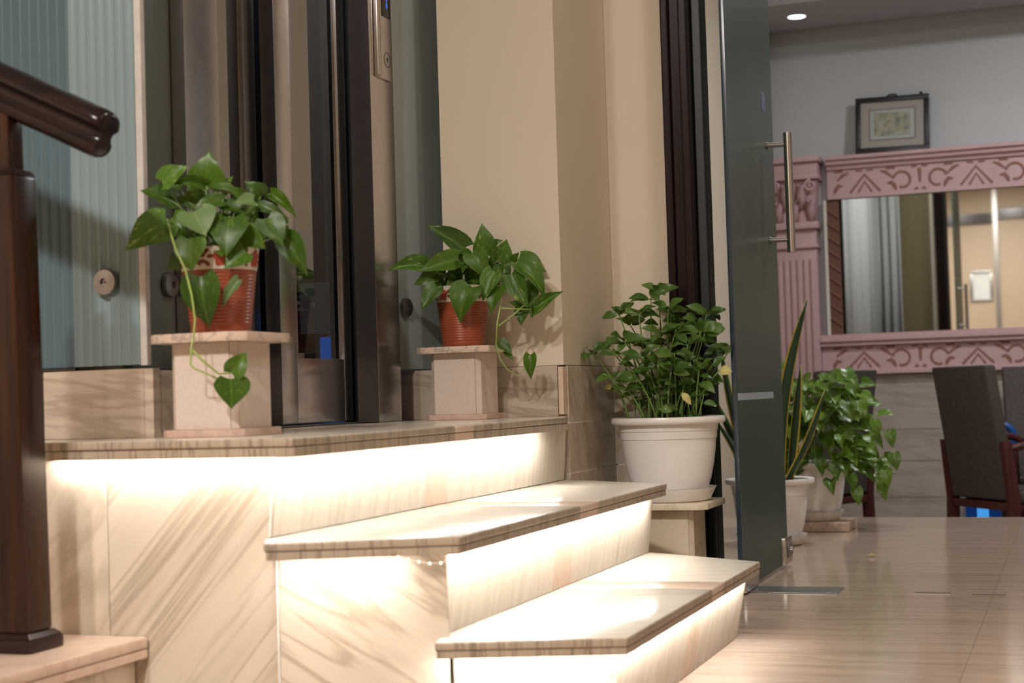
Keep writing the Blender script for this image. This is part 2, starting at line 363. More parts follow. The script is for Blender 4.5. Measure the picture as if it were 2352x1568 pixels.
# lobby floor of long marble slabs
fl = struct('floor', MB().box(-3.2, 3.0, -2.6, 6.195, -0.10, -0.0201), M['floor'])
xs = [-3.2, -1.41, -0.215, 0.98, 3.0]; ys = [-2.6, 1.2, 3.985, 6.195]
for i in range(4):
    for j in range(3):
        obj('floor_slab', MB().box(xs[i]+0.0003, xs[i+1]-0.0003, ys[j]+0.0003, ys[j+1]-0.0003, -0.02, 0), M['floor'], fl)
struct('trim_1', MB().box(-1.5, 3.0, 6.196, 6.215, -0.43, -0.001), M['ped_base'])      # step edge down to the dining room
struct('floor', MB().box(-1.7, 3.2, 6.217, 8.4, -0.50, -0.43), M['floor'])
struct('ceiling', MB().box(-3.2, 3.2, -2.7, 4.1, 2.9, 3.0), M['ceil'])
# lobby walls that close the room
struct('wall_back', MB().box(-3.2, 3.2, -2.7, -2.6, 0, 2.9), M['lobby'])
struct('wall_right', MB().box(3.0, 3.1, -2.6, 4.1, 0, 2.9), M['cream'])
struct('wall_left', MB().box(-3.3, -3.2, -2.6, 2.2, 0, 2.9), M['cream'])
# left wall under and behind the fluted glass
bl = rootstruct('baseboard_left')
obj('skirting_slab', MB().box(-1.73, -1.52, 2.272, 2.292, ZL, 0.594), M['skirt'], bl, bevel=0.0012)
obj('skirting_slab', MB().box(-2.60, -1.7325, 2.272, 2.292, ZL, 0.594), M['skirt'], bl, bevel=0.0012)
obj('skirting_end', MB().box(-1.5185, -1.500, 2.270, 2.292, ZL, 0.5935), M['skirt'], bl, bevel=0.0012)
obj('skirting_return', MB().box(-1.520, -1.502, 2.2935, 2.46, ZL, 0.590), M['skirt'], bl, bevel=0.001)
struct('wall_left', MB().box(-3.2, -1.60, 2.325, 2.42, ZL, 2.9), M['cream_d'])
# cream pillar between lift and doorway, its marble skirting and the wall return
struct('wall_pillar', MB().box(-1.485, -1.175, 3.552, 4.02, 0.598, 2.9), M['cream'])
struct('wall_pillar', MB().box(-1.60, -1.19, 3.566, 4.02, 0, 0.596), M['cream_d'])
bp = rootstruct('baseboard_pillar')
obj('skirting_slab', MB().box(-1.613, -1.190, 3.545, 3.565, ZL, 0.597), M['skirt'], bp, bevel=0.001)
obj('skirting_end', MB().box(-1.1885, -1.1755, 3.545, 3.572, ZL+0.004, 0.594), M['insert'], bp, bevel=0.002)
cs = [(0.0, 0.165), (0.167, 0.331), (0.334, 0.455), (0.458, 0.5965)]
br = rootstruct('baseboard_return')
for z0, z1 in cs:
    obj('marble_course', MB().box(-1.189, -1.172, 3.574, 3.9735, z0, z1), M['course'], br, bevel=0.0012)
    obj('marble_course', MB().box(-1.1705, -1.008, 3.975, 3.992, z0, z1), M['course'], br, bevel=0.0012)
    obj('grout_joint', MB().box(-1.1735, -1.1705, 3.972, 3.976, z0, z1), M['grout'], br)
for z in (0.166, 0.3325, 0.4565):
    obj('grout_joint', MB().box(-1.1875, -1.1728, 3.576, 3.972, z-0.0016, z+0.0016), M['grout'], br)
    obj('grout_joint', MB().box(-1.1700, -1.0085, 3.9758, 3.991, z-0.0016, z+0.0016), M['grout'], br)
struct('wall_doorway', MB().box(-1.1745, -1.006, 3.993, 4.10, 0.5975, 2.9), M['cream'])
struct('wall_doorway', MB().box(-1.170, -1.006, 3.9935, 4.10, 0.0, 0.597), M['cream'])
struct('wall_doorway', MB().box(-1.005, 0.55, 3.993, 4.10, 2.42, 2.9), M['cream'])
struct('wall_doorway', MB().box(0.56, 3.0, 3.993, 4.10, 0, 2.9), M['cream'])
# dining-room side
struct('wall_partition', MB().box(-1.60, -1.03, 4.105, 4.13, 0.0, 2.75), M['brown_wall'])
struct('wall_dining_left', MB().box(-1.60, -1.502, 4.135, 8.20, -0.43, 2.75), M['cream_d'])
struct('wall_dining_right', MB().box(3.05, 3.15, 4.12, 8.2, -0.43, 2.75), M['dwall'])
struct('ceiling', MB().box(-1.6, 3.2, 4.12, 8.3, 2.76, 2.85), M['ceil'])
struct('ceiling_soffit', MB().box(-1.5, 3.04, 7.63, 8.20, 2.444, 2.755), M['soffit'])
FY = 8.2
struct('wall_far', MB().box(-1.7, 3.2, FY+0.06, FY+0.16, 0.582, 2.75), M['dwall'])
wf = rootstruct('baseboard_far')
for z0, z1 in ((-0.43,-0.07),(-0.067,0.120),(0.123,0.285),(0.288,0.5805)):
    for x0, x1 in ((-1.7,-0.06),(-0.057,1.5),(1.503,3.05)):
        obj('wainscot_slab', MB().box(x0, x1, FY+0.035, FY+0.058, z0, z1), M['wains'], wf, bevel=0.001)

# ---------------------------------------------------------------- wooden door frame
tr = rootstruct('trim_2')
def strip(x0, x1, y0, y1, nm='frame_moulding', m='framewood', z1=2.40):
    obj(nm, MB().box(x0, x1, y0, y1, 0.0, z1), M[m], tr, bevel=0.004)
strip(-1.0055, -0.985, 3.945, 3.992)
strip(-0.9845, -0.955, 3.955, 4.06)
strip(-0.9545, -0.932, 3.938, 4.06)
strip(-0.9315, -0.905, 3.988, 4.06, 'dark_strip', 'frame_dark')  # narrow dark green-grey strip beside the mouldings
obj('frame_head', MB().box(-1.0055, 0.56, 3.945, 4.10, 2.402, 2.419), M['framewood'], tr)

# ================================================================ marble staircase
st = thing('marble_staircase', 'beige marble staircase of three lit treads rising to the lift landing', 'staircase')
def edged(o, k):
    """side and lower faces of a slab take the darker edge marble"""
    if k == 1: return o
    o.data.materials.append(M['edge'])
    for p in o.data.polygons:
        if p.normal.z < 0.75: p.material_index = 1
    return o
def polytread(name, poly, zt, splits, zo=0.0):
    t = bpy.data.objects.new(name, None); C.objects.link(t); t.parent = st
    lim = [-9]+splits+[9]
    for k in range(len(lim)-1):
        p = clip_y(poly, lim[k]+0.0006, lim[k+1]-0.0006)
        if len(p) < 3: continue
        edged(obj('tread_slab', MB().prism(p, zt-0.0135, zt), M['insert' if k == 1 else 'tread'], t, smooth=True, bevel=0.0035, seg=3), k)
    return t
def lip(parent, a, b, zt, wd=0.011, th=0.0135, k='edge', nm='edge_strip', inset=0.0012):
    """thin under-strip glued below a slab's edge from a to b (edge on the right of a->b is outside)"""
    a = Vector(a); b = Vector(b); d = (b-a).normalized(); n = Vector((-d.y, d.x))
    p = [a+n*inset, b+n*inset, b+n*(inset+wd), a+n*(inset+wd)]
    s = [a+n*0.0022, b+n*0.0022, b+n*(inset+wd), a+n*(inset+wd)]
    obj('joint_line', MB().prism([(q.x,q.y) for q in s], zt-0.0145, zt-0.0136), M['seam'], parent)
    return obj(nm, MB().prism([(q.x,q.y) for q in p], zt-0.0146-th, zt-0.0146), M[k], parent, bevel=0.0010)
L_poly = [(-1.585,2.07),(-1.122,2.068),(-1.105,3.36),(-1.172,3.544),(-1.545,3.544),(-1.545,2.62),(-1.70,2.62),(-1.90,2.268)]
P2 = [(-1.150,2.022),(-0.880,2.135),(-0.878,3.369),(-1.170,3.552),(-1.181,3.552),(-1.184,2.085)]
P3 = [(-0.920,2.122),(-0.644,2.208),(-0.643,3.223),(-0.932,3.394),(-0.934,2.182)]
tl = bpy.data.objects.new('landing_top', None); C.objects.link(tl); tl.parent = st
for k, (y0, y1) in enumerate(((2.0,2.70),(2.70,2.795),(2.795,3.6))):
    front = [(-1.122-0.42,2.069),(-1.122,2.068),(-1.105,3.36),(-1.172,3.544),(-1.542,3.544)]
    p = clip_y(front, y0+0.0006, y1-0.0006)
    edged(obj('tread_slab', MB().prism(p, ZL-0.0135, ZL), M['insert' if k == 1 else 'tread'], tl, smooth=True, bevel=0.0035, seg=3), k)
edged(obj('tread_slab', MB().prism([(-1.5425,2.069),(-1.5425,2.268),(-1.90,2.268),(-1.586,2.070)], ZL-0.0135, ZL), M['tread'], tl, smooth=True, bevel=0.0035, seg=3), 0)
obj('tread_slab', MB().prism([(-1.5425,2.27),(-1.5425,3.544),(-1.722,3.544),(-1.722,2.45),(-1.60,2.27)], ZL-0.0135, ZL-0.001), M['tread'], tl)
lip(tl, (-1.580,2.072), (-1.124,2.070), ZL, th=0.0145)
lip(tl, (-1.120,2.072), (-1.1145,2.699), ZL, th=0.0145)
lip(tl, (-1.1143,2.7005), (-1.1131,2.7945), ZL, th=0.0145, k='insert')
lip(tl, (-1.1129,2.796), (-1.1055,3.36), ZL, th=0.0145)
lip(tl, (-1.1055,3.362), (-1.165,3.525), ZL, th=0.0145)
t2 = polytread('tread', P2, Z2, [2.735, 2.845])
lip(t2, (-1.148,2.024), (-0.882,2.136), Z2, th=0.012)
lip(t2, (-0.8805,2.139), (-0.8797,2.734), Z2, th=0.012)
lip(t2, (-0.8797,2.7355), (-0.8795,2.8445), Z2, th=0.012, k='insert')
lip(t2, (-0.8795,2.8458), (-0.8785,3.366), Z2, th=0.012)
t3 = polytread('tread', P3, Z3, [2.775, 2.875])
lip(t3, (-0.918,2.124), (-0.646,2.209), Z3, th=0.011)
lip(t3, (-0.6445,2.212), (-0.644,2.774), Z3, th=0.011)
lip(t3, (-0.644,2.7755), (-0.644,2.8745), Z3, th=0.011, k='insert')
lip(t3, (-0.644,2.876), (-0.6435,3.221), Z3, th=0.011)
def riser(xt, xb, y0, y1, zb, zt, splits, skew=0.0):
    lim = [y0]+splits+[y1]
    for k in range(len(lim)-1):
        a, b = lim[k]+0.0004, lim[k+1]-0.0004
        e = skew if k == len(lim)-2 else 0
        bot = [(xb-0.012,a,zb),(xb,a,zb),(xb,b,zb),(xb-0.012,b+e,zb)]
        top = [(xt-0.012,a,zt),(xt,a,zt),(xt,b,zt),(xt-0.012,b+e,zt)]
        obj('riser_slab', MB().hexa(bot, top), M['insert' if k == 1 else 'riser'], st, bevel=0.0006)
riser(-1.1715, -1.181, 2.104, 3.548, Z2+0.0006, ZL-0.0145, [2.70, 2.80])
riser(-0.914, -0.930, 2.176, 3.385, Z3+0.0006, Z2-0.0145, [2.70, 2.81], 0.006)
riser(-0.668, -0.697, 2.250, 3.215, 0.0006, Z3-0.0145, [2.735, 2.83], 0.006)
# flank panels facing the camera side
def panel(a, b, z0, z1, mat, nm='side_panel', th=0.016, shear=0.0):
    a = Vector(a); b = Vector(b); d = (b-a).normalized(); n = Vector((-d.y, d.x))
    bot = [a, b-d*shear, b-d*shear+n*th, a+n*th]; top = [a, b, b+n*th, a+n*th]
    return obj(nm, MB().hexa([(p.x,p.y,z0) for p in bot], [(p.x,p.y,z1) for p in top]), M[mat], st, bevel=0.0012)
panel((-1.95,2.100), (-1.4795,2.100), Z3-0.02, ZL-0.0145, 'flank_c')
pts = [(-1.478,0.0),(-1.168,0.0),(-1.168,Z2-0.016),(-1.184,Z2-0.014),(-1.184,Z2+0.002),(-1.174,ZL-0.0145),(-1.478,ZL-0.0145)]
n_ = len(pts)
obj('side_panel', MB().add([(x,2.100,z) for x,z in pts]+[(x,2.116,z) for x,z in pts], [tuple(range(n_)), tuple(range(2*n_-1,n_-1,-1))]+[(i,n_+i,n_+(i+1)%n_,(i+1)%n_) for i in range(n_)]), M['flank_a'], st)
panel((-1.1625,2.088), (-0.916,2.169), 0.0, Z2-0.0145, 'flank_b')
panel((-0.9095,2.172), (-0.674,2.246), 0.0, Z3-0.0145, 'flank_a')
obj('corner_bead', MB().tube([(-1.173,2.1015,ZL-0.02),(-1.182,2.0995,Z2+0.002)], 0.0022, 6), M['grout'], st)
obj('corner_bead', MB().tube([(-0.914,2.172,Z2-0.02),(-0.930,2.172,Z3+0.002)], 0.0024, 6), M['grout'], st)
obj('corner_bead', MB().tube([(-1.1655,2.0885,Z2-0.03),(-1.1655,2.0885,0.0)], 0.0018, 6), M['grout'], st)
# solid core so nothing shows through
obj('core', MB().prism([(-1.715,2.29),(-1.62,2.125),(-1.21,2.125),(-1.21,3.54),(-1.715,3.54)], 0.0, ZL-0.016), M['cream_d'], st)
obj('core', MB().prism([(-1.18,2.12),(-0.955,2.20),(-0.955,3.35),(-1.165,3.53)], 0.0, Z2-0.016), M['cream_d'], st)
obj('core', MB().prism([(-0.925,2.20),(-0.725,2.27),(-0.725,3.19),(-0.94,3.33)], 0.0, Z3-0.016), M['cream_d'], st)

# ---------------------------------------------------------------- LED strips below the slab edges
def led(label, pts, z, off=0.0128, wd=0.006):
    t = thing('led_strip', label, 'light strip', (pts[0][0], pts[0][1], z), 'LED strips under the marble edges')
    o = Vector((pts[0][0], pts[0][1]))
    a = Vector(pts[0])-o; b = Vector(pts[1])-o; d = (b-a).normalized(); n = Vector((-d.y, d.x))
    q = lambda w0, w1: [(v.x, v.y) for v in (a+n*w0, b+n*w0, b+n*w1, a+n*w1)]
    obj('tape', MB().prism(q(off, off+wd), -0.0006, -0.0001), M['strip'], t)
    obj('diodes', MB().prism(q(off, off+wd), -0.0020, -0.0008), M['led'], t)
    return t
led('glowing LED strip under the front edge of the landing facing left stairs flank', [(-1.575,2.070),(-1.14,2.069)], ZL-0.0268)
led('longest glowing LED strip under the nosing of the top landing', [(-1.118,2.10),(-1.106,3.34)], ZL-0.0268)
led('glowing LED strip under the left flank edge of the middle tread', [(-1.135,2.028),(-0.965,2.100)], Z2-0.0244)
led('glowing LED strip under the nosing of the middle tread', [(-0.8795,2.165),(-0.8785,3.34)], Z2-0.0244)
led('glowing LED strip under the left flank edge of the lowest tread', [(-0.905,2.128),(-0.67,2.2015)], Z3-0.0234)
led('glowing LED strip under the nosing of the lowest tread', [(-0.644,2.235),(-0.6435,3.20)], Z3-0.0234)
t = thing('loose_led_strip', 'loose end of LED strip sagging with single glowing dots below middle tread corner', 'light strip', (-0.95,2.10,Z2-0.03))
sag = [(-0.962,2.092,Z2-0.0265),(-0.948,2.098,Z2-0.0305),(-0.933,2.104,Z2-0.0345),(-0.918,2.110,Z2-0.0375),(-0.903,2.117,Z2-0.0375),(-0.890,2.124,Z2-0.031)]
rel = [(x+0.95,y-2.10,z-Z2+0.03) for x,y,z in sag]
obj('tape', MB().tube(rel, 0.0007, 6), M['strip'], t)
for p in rel[:5]:
    obj('diode', MB().lathe([(0.0003,-0.0016),(0.0014,-0.0008),(0.0014,0.0008),(0.0003,0.0016)], 8, p[0], p[1]-0.0012), M['ledspot'], t, loc=(0,0,p[2]))

# ---------------------------------------------------------------- side step with newel and handrail
ss = thing('side_step', 'pinkish marble step in the lower left corner carrying the wooden post', 'step', (-1.405,1.9,0))
obj('step_slab', MB().box(-0.5, 0.0, -0.9, 0.197, Z3-0.018, Z3), M['step'], ss, smooth=True, bevel=0.004)
obj('edge_strip', MB().box(-0.014, -0.001, -0.9, 0.196, Z3-0.033, Z3-0.019), M['step'], ss, bevel=0.001)
obj('step_riser', MB().box(-0.040, -0.026, -0.9, 0.196, 0.0, Z3-0.0185), M['flank_c'], ss)
rail = thing('stair_railing', 'dark varnished wooden newel post with sloping handrail at the left edge', 'railing', (-1.529,1.95,Z3))
rail.rotation_euler = (0, R(-1.15), 0)
nx = -0.0
def frus(z0, z1, a0, a1): return MB().hexa([(-a0,-a0,z0),(a0,-a0,z0),(a0,a0,z0),(-a0,a0,z0)], [(-a1,-a1,z1),(a1,-a1,z1),(a1,a1,z1),(-a1,a1,z1)])
obj('plinth', frus(0.0003, 0.020, 0.0415, 0.0415).hexa([(-0.0415,-0.0415,0.0202),(0.0415,-0.0415,0.0202),(0.0415,0.0415,0.0202),(-0.0415,0.0415,0.0202)],[(-0.032,-0.032,0.029),(0.032,-0.032,0.029),(0.032,0.032,0.029),(-0.032,0.032,0.029)]), M['railwood'], rail, smooth=True, bevel=0.0025)
obj('newel_post', frus(0.0292, 0.728, 0.030, 0.030), M['postwood'], rail, smooth=True, bevel=0.0035)
obj('newel_cap', frus(0.7282, 0.738, 0.030, 0.026), M['railwood'], rail, smooth=True, bevel=0.001)
obj('upper_post', frus(0.7382, 0.838, 0.0175, 0.0175), M['postwood'], rail, smooth=True, bevel=0.002)
# handrail: double-lobed profile swept down along the slope
prof = []
for k in range(13):
    a = R(-10+200*k/12); prof.append((0.031*math.cos(a), 0.030+0.020*math.sin(a)))
prof += [(-0.018,0.019),(-0.0155,0.012),(-0.018,0.005)]
for k in range(9):
    a = R(170+200*k/8); prof.append((0.0245*math.cos(a), -0.004+0.016*math.sin(a)))
prof += [(0.018,0.005),(0.0155,0.012),(0.018,0.019)]
def hring(x, z): return [(x + v*0.35, u, z + v) for u, v in prof]
x1, zz1 = 0.168, 0.751
sl = -0.505
rings = []
for x, k in ((-0.60,1),(-0.30,1),(0.0,1),(0.166,1),(0.176,0.97),(0.182,0.90),(0.184,0.80)):
    z = 0.829 + sl*x
    rings.append([(x + (v-0.015)*k*0.43, u*k, z + 0.022 + 0.015 + (v-0.015)*k) for u, v in prof])
obj('handrail', MB().loft(rings), M['railwood'], rail, smooth=True)

# ================================================================ fluted glass partition at the left
fg = thing('fluted_glass_partition', 'fluted pale aqua glass screen standing on the marble skirting at the left', 'glass screen', (-1.51,2.27,0.601))
def flute_mesh(w, d, h):
    n = 10; pts = []
    for k in range(n+1):
        u = k/n; y = d*math.sin(math.pi/2*u/0.7) if u <= 0.7 else d*math.cos(math.pi/2*(u-0.7)/0.3)
        pts.append((u*w, y))
    pts += [(w, 0.016), (0, 0.016)]
    return MB().prism(pts, 0, h)
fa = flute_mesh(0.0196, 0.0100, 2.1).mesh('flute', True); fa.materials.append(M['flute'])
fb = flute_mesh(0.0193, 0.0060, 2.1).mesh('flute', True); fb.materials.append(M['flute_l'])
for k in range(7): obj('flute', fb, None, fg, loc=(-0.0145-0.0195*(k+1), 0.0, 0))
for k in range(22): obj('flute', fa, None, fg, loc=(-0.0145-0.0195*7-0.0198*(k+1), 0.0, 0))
obj('edge_seal', MB().box(-0.0140, 0.0, -0.001, 0.013, -0.002, 2.1), M['silicone'], fg, smooth=True, bevel=0.002)
obj('bottom_channel', MB().box(-1.0, -0.151, 0.001, 0.011, -0.0065, -0.001), M['black'], fg)
def disc(parent, p, axis, r=0.0235, t=0.012):
    """round steel stand-off fixing with a dished face and a hex socket"""
    a = bpy.data.objects.new('standoff_fixing', None); C.objects.link(a); a.parent = parent; a.location = p
    if axis == 'x': a.rotation_euler = (0, R(90), 0)
    else: a.rotation_euler = (R(90), 0, 0)
    obj('disc', MB().lathe([(r*0.80,0),(r,0.002),(r,t*0.55),(r*0.93,t*0.85),(r*0.30,t),(r*0.26,t*0.6),(r*0.2,t*0.6)], 40), M['disc'], a, smooth=True)
    obj('socket', MB().lathe([(r*0.10,t*0.6),(r*0.10,t*0.68)], 6), M['ink'], a)
    return a
disc(fg, (-0.079, -0.0005, 0.146), 'y')

# ================================================================ lift
el = thing('elevator', 'brushed steel lift entrance with telescopic glazed doors on the landing', 'elevator', (-1.55, 2.95, ZL))
def eb(nm, x0, x1, y0, y1, z0, z1, m, par=None, bevel=0.0012): return obj(nm, MB().box(x0+1.55, x1+1.55, y0-2.95, y1-2.95, z0-ZL, z1-ZL), M[m], par or el, smooth=True, bevel=bevel)
TOP = 2.62
eb('jamb', -1.66, -1.550, 2.473, 2.594, ZL+0.0008, TOP, 'steel')
eb('jamb', -1.604, -1.550, 3.288, 3.417, ZL+0.0008, TOP, 'steel')
eb('jamb_reveal', -1.604, -1.5505, 3.2862, 3.2878, ZL+0.0008, TOP, 'steel_k', bevel=0)
eb('jamb_backing', -1.662, -1.606, 3.33, 3.50, ZL+0.0008, TOP, 'black')
eb('header', -1.66, -1.550, 2.5945, 3.2875, 2.50, TOP, 'steel')
eb('sill', -1.72, -1.606, 2.60, 3.40, ZL+0.0003, ZL+0.0025, 'nickel_d', bevel=0.0)
def leaf_door(x0, x1, y0, y1, wy0, wy1, wz0, wz1, edge_mat):
    d = bpy.data.objects.new('door_leaf', None); C.objects.link(d); d.parent = el
    zb = ZL+0.006
    eb('stile', x0, x1, y0, wy0, zb, 2.49, 'steel', d)
    eb('stile', x0, x1, wy1, y1, zb, 2.49, 'steel', d)
    eb('kick_panel', x0, x1-0.0006, wy0+0.0004, wy1-0.0004, zb, wz0, 'steel', d)
    eb('top_rail', x0, x1-0.0006, wy0+0.0004, wy1-0.0004, wz1, 2.49, 'steel', d)
    eb('window_bead', x1-0.010, x1+0.0002, wy0+0.0005, wy0+0.006, wz0+0.001, wz1-0.001, 'steel_d', d, bevel=0.0005)
    eb('window_pane', x1-0.012, x1-0.007, wy0+0.0065, wy1-0.0005, wz0+0.0005, wz1-0.0005, 'liftglass', d, bevel=0)
    return d
eb('leaf_edge', -1.660, -1.6258, 2.9552, 2.9568, ZL+0.007, 2.489, 'steel_k', bevel=0)
leaf_door(-1.660, -1.625, 2.957, 3.302, 3.028, 3.262, 0.625, 2.30, 'steel_d')
leaf_door(-1.712, -1.677, 2.560, 2.962, 2.610, 2.912, 0.625, 2.30, 'steel_d')
# lift car behind the doors
car = bpy.data.objects.new('lift_car', None); C.objects.link(car); car.parent = el
eb('car_wall', -2.60, -2.58, 2.40, 3.55, ZL, 2.6, 'steel_k', car, 0)
eb('car_wall', -2.58, -1.80, 3.50, 3.52, ZL, 2.6, 'steel_k', car, 0)
eb('car_wall', -2.58, -1.72, 2.43, 2.45, ZL, 2.6, 'steel_k', car, 0)
eb('car_floor', -2.58, -1.73, 2.451, 3.499, ZL-0.012, ZL-0.001, 'tabletop', car, 0)
eb('car_ceiling', -2.58, -1.73, 2.451, 3.499, 2.58, 2.60, 'ceil', car, 0)
eb('blue_panel', -1.805, -1.725, 3.486, 3.4985, ZL+0.03, 0.69, 'bluescreen', car, 0)
eb('notice_panel', -1.86, -1.725, 3.487, 3.4985, 0.70, 0.83, 'white', car, 0)
lp = lamp('lift_car_light', (-2.1, 3.0, 2.5), 5.0, (0.75,0.85,1.0), 0.2)
# call panel on the right jamb: raised plate, rounded side bar, display and button
cp = bpy.data.objects.new('call_panel', None); C.objects.link(cp); cp.parent = el
eb('plate', -1.5495, -1.5435, 3.318, 3.398, 1.302, 1.72, 'steel', cp, 0.0015)
eb('side_bar', -1.5493, -1.5375, 3.3095, 3.3285, 1.3035, 1.72, 'nickel', cp, 0.004)
eb('display_window', -1.5433, -1.5418, 3.348, 3.393, 1.456, 1.72, 'dispblack', cp, 0.0008)
for z in (1.479, 1.4955): eb('display_digit', -1.5417, -1.5411, 3.3715, 3.3755, z, z+0.013, 'disp', cp, 0)
ring = MB()
for s0, s1, z in ((0.0185, 0.0170, 0), ):
    n = 28; vs = []
    for k in range(n):
        a = 2*math.pi*k/n
        for rr, x in ((s0,0),(s0,0.0006),(s1,0.0006),(s1,0)): vs.append((x, rr*math.cos(a), rr*math.sin(a)))
    fs = [(k*4+i, k*4+(i+1)%4, ((k+1)%n)*4+(i+1)%4, ((k+1)%n)*4+i) for k in range(n) for i in range(4)]
    ring.add(vs, fs)
bt = bpy.data.objects.new('call_button', None); C.objects.link(bt); bt.parent = cp; bt.location = (-1.5434+1.55, 3.374-2.95, 1.352-ZL)
obj('button_ring', ring, M['ink'], bt)
ar = MB().box(0, 0.0006, -0.0011, 0.0011, -0.006, 0.004)
ar.add([(0,-0.0055,0.0005),(0.0006,-0.0055,0.0005),(0.0006,0,0.0070),(0,0,0.0070),(0,-0.0035,-0.0006),(0.0006,-0.0035,-0.0006),(0.0006,0,0.0042),(0,0,0.0042)],[(0,1,2,3),(4,7,6,5),(1,5,6,2),(0,3,7,4),(0,4,5,1)])
ar.add([(0,0.0055,0.0005),(0.0006,0.0055,0.0005),(0.0006,0,0.0070),(0,0,0.0070),(0,0.0035,-0.0006),(0.0006,0.0035,-0.0006),(0.0006,0,0.0042),(0,0,0.0042)],[(3,2,1,0),(5,6,7,4),(2,6,5,1),(4,7,3,0),(1,5,4,0)])
obj('button_arrow', ar, M['ink'], bt)
# green glass panels either side of the lift front
gp = thing('glass_panel', 'dark green glass panel with steel disc between fluted glass and lift', 'glass panel', (-1.58,2.38,0.60))
obj('pane', MB().box(-0.012, 0, -0.052, 0.091, -0.004, 2.2), M['green_glass_d'], gp, smooth=True, bevel=0.001)
disc(gp, (0.0005, 0.066, 0.152), 'x')
gp = thing('glass_panel', 'dark green glass panel with steel discs between lift and cream pillar', 'glass panel', (-1.58,3.45,0.60), rz=R(-9))
obj('pane', MB().box(-0.012, 0, 0.004, 0.50, 0.001, 2.2), M['green_glass'], gp, smooth=True, bevel=0.001)
obj('pane_edge', MB().box(-0.014, 0.001, -0.0005, 0.0035, 0.001, 2.2), M['edge_glass'], gp)
disc(gp, (0.0005, 0.050, 0.155), 'x'); disc(gp, (0.0005, 0.300, 0.172), 'x')
struct('wall_lift_shaft', MB().box(-2.7, -2.61, 2.43, 4.1, 0, 2.9), M['cream_d'])
struct('wall_lift_shaft', MB().box(-2.6, -1.60, 2.45, 3.55, 2.63, 2.9), M['cream_d'])

# ================================================================ pedestals
def octa(s, c): return [(-s+c,-s),(s-c,-s),(s,-s+c),(s,s-c),(s-c,s),(-s+c,s),(-s,s-c),(-s,-s+c)]
def pedestal(label, loc, mats, hb=0.013, hc=0.145, ht=0.0155, sb=0.0785, sc=0.064, stp=0.093, taper=0.0):
    t = thing('marble_pedestal', label, 'pedestal', loc, 'chamfered marble pedestals')
    obj('base_slab', MB().prism(octa(sb, 0.016), 0.0004, hb), M[mats[2]], t, smooth=True, bevel=0.0015)
    col = bpy.data.objects.new('column', None); C.objects.link(col); col.parent = t
    z0, z1 = hb+0.0004, hb+0.0004+hc
    e = octa(sc, 0.011); e2 = octa(sc-taper, 0.011); th = 0.008
    for k in range(8):
        a0, a1 = Vector(e[k]), Vector(e[(k+1)%8]); d = (a1-a0).normalized(); n = Vector((-d.y, d.x))
        b0, b1 = Vector(e2[k]), Vector(e2[(k+1)%8]); g = d*0.0004
        bo = [a0+g, a1-g, a1-g+n*th-d*0.003, a0+g+n*th+d*0.003]; tp = [b0+g, b1-g, b1-g+n*th-d*0.003, b0+g+n*th+d*0.003]
        obj('column_panel' if k % 2 == 0 else 'corner_strip', MB().hexa([(p.x,p.y,z0) for p in bo], [(p.x,p.y,z1) for p in tp]), M[mats[0]], col)
    obj('top_slab', MB().prism(octa(stp, 0.020), z1+0.0004, z1+0.0004+ht), M[mats[1]], t, smooth=True, bevel=0.0022)
    return t, loc[2]+z1+0.0004+ht
PL = (-1.375, 2.290, ZL); PR = (-1.388, 3.432, ZL)
_, zt = pedestal('pink marble pedestal with grey-veined top on the landing beside the fluted glass', PL, ('ped','ped_slab','ped_base'))
pedestal('white-faced marble pedestal on the landing in front of the cream pillar', PR, ('ped','ped_slab','ped_base'))
PW = (-0.985, 3.815, 0.0)
_, ztw = pedestal('beige marble pedestal behind the stairs under the big white pot', PW, ('ped_beige','ped_beige','ped_beige'), 0.014, 0.216, 0.016, 0.100, 0.073, 0.119, taper=0.0)

# ================================================================ leaves
def leaf_mesh(name, shape, curl=0.25, fold=0.25, rows=9, cols=6):
    """blade of unit length along +Y and unit width along X, petiole end at the origin"""
    mb = MB(); idx = []
    for j in range(rows+1):
        v = j/rows; y, hw = shape(v); row = []
        for i in range(cols+1):
            u = -1+2*i/cols
            x = hw*u
            yy = y - (0.13*abs(u)**1.5*(1-v)**2 if name.startswith('heart') else 0)
            z = fold*abs(x) - curl*(yy-0.35)**2*0.9 + 0.03*math.sin(yy*9+u*3)*abs(u)
            row.append((x, yy, z))
        idx.append(row)
    vs = [p for r in idx for p in r]; n = cols+1
    fs = [(j*n+i, j*n+i+1, (j+1)*n+i+1, (j+1)*n+i) for j in range(rows) for i in range(cols)]
    me = bpy.data.meshes.new(name); me.from_pydata(vs, [], fs)
    bm = bmesh.new(); bm.from_mesh(me); bmesh.ops.remove_doubles(bm, verts=bm.verts, dist=1e-5); bm.to_mesh(me); bm.free()
    for p in me.polygons: p.use_smooth = True
    return me
def heart(v):
    w = [0.30,0.44,0.50,0.49,0.45,0.38,0.29,0.19,0.09,0.0]
    k = v*9; i = min(8, int(k)); return v, w[i]+(w[i+1]-w[i])*(k-i)
def ellip(v): return v, max(0.0, 0.5*math.sin(math.pi*min(1,v**0.85))**0.8) if 0 < v < 1 else 0.0
hm = {}
for mk in ('pothos','pothos_l','pothos_under','bush'):
    for q in range(3):
        me = leaf_mesh('heart_leaf', heart, curl=(0.15,0.45,0.8)[q], fold=(0.30,0.12,0.45)[q], rows=9, cols=6); me.materials.append(M[mk]); hm[mk, q] = me
em = {}
for mk in ('shrub','shrub_y','pothos'):
    for q in range(2):
        me = leaf_mesh('oval_leaf', ellip, curl=(0.2,0.6)[q], fold=(0.30,0.12)[q], rows=7, cols=4); me.materials.append(M[mk]); em[mk, q] = me
CAM = Vector((0, 0, 0.528))
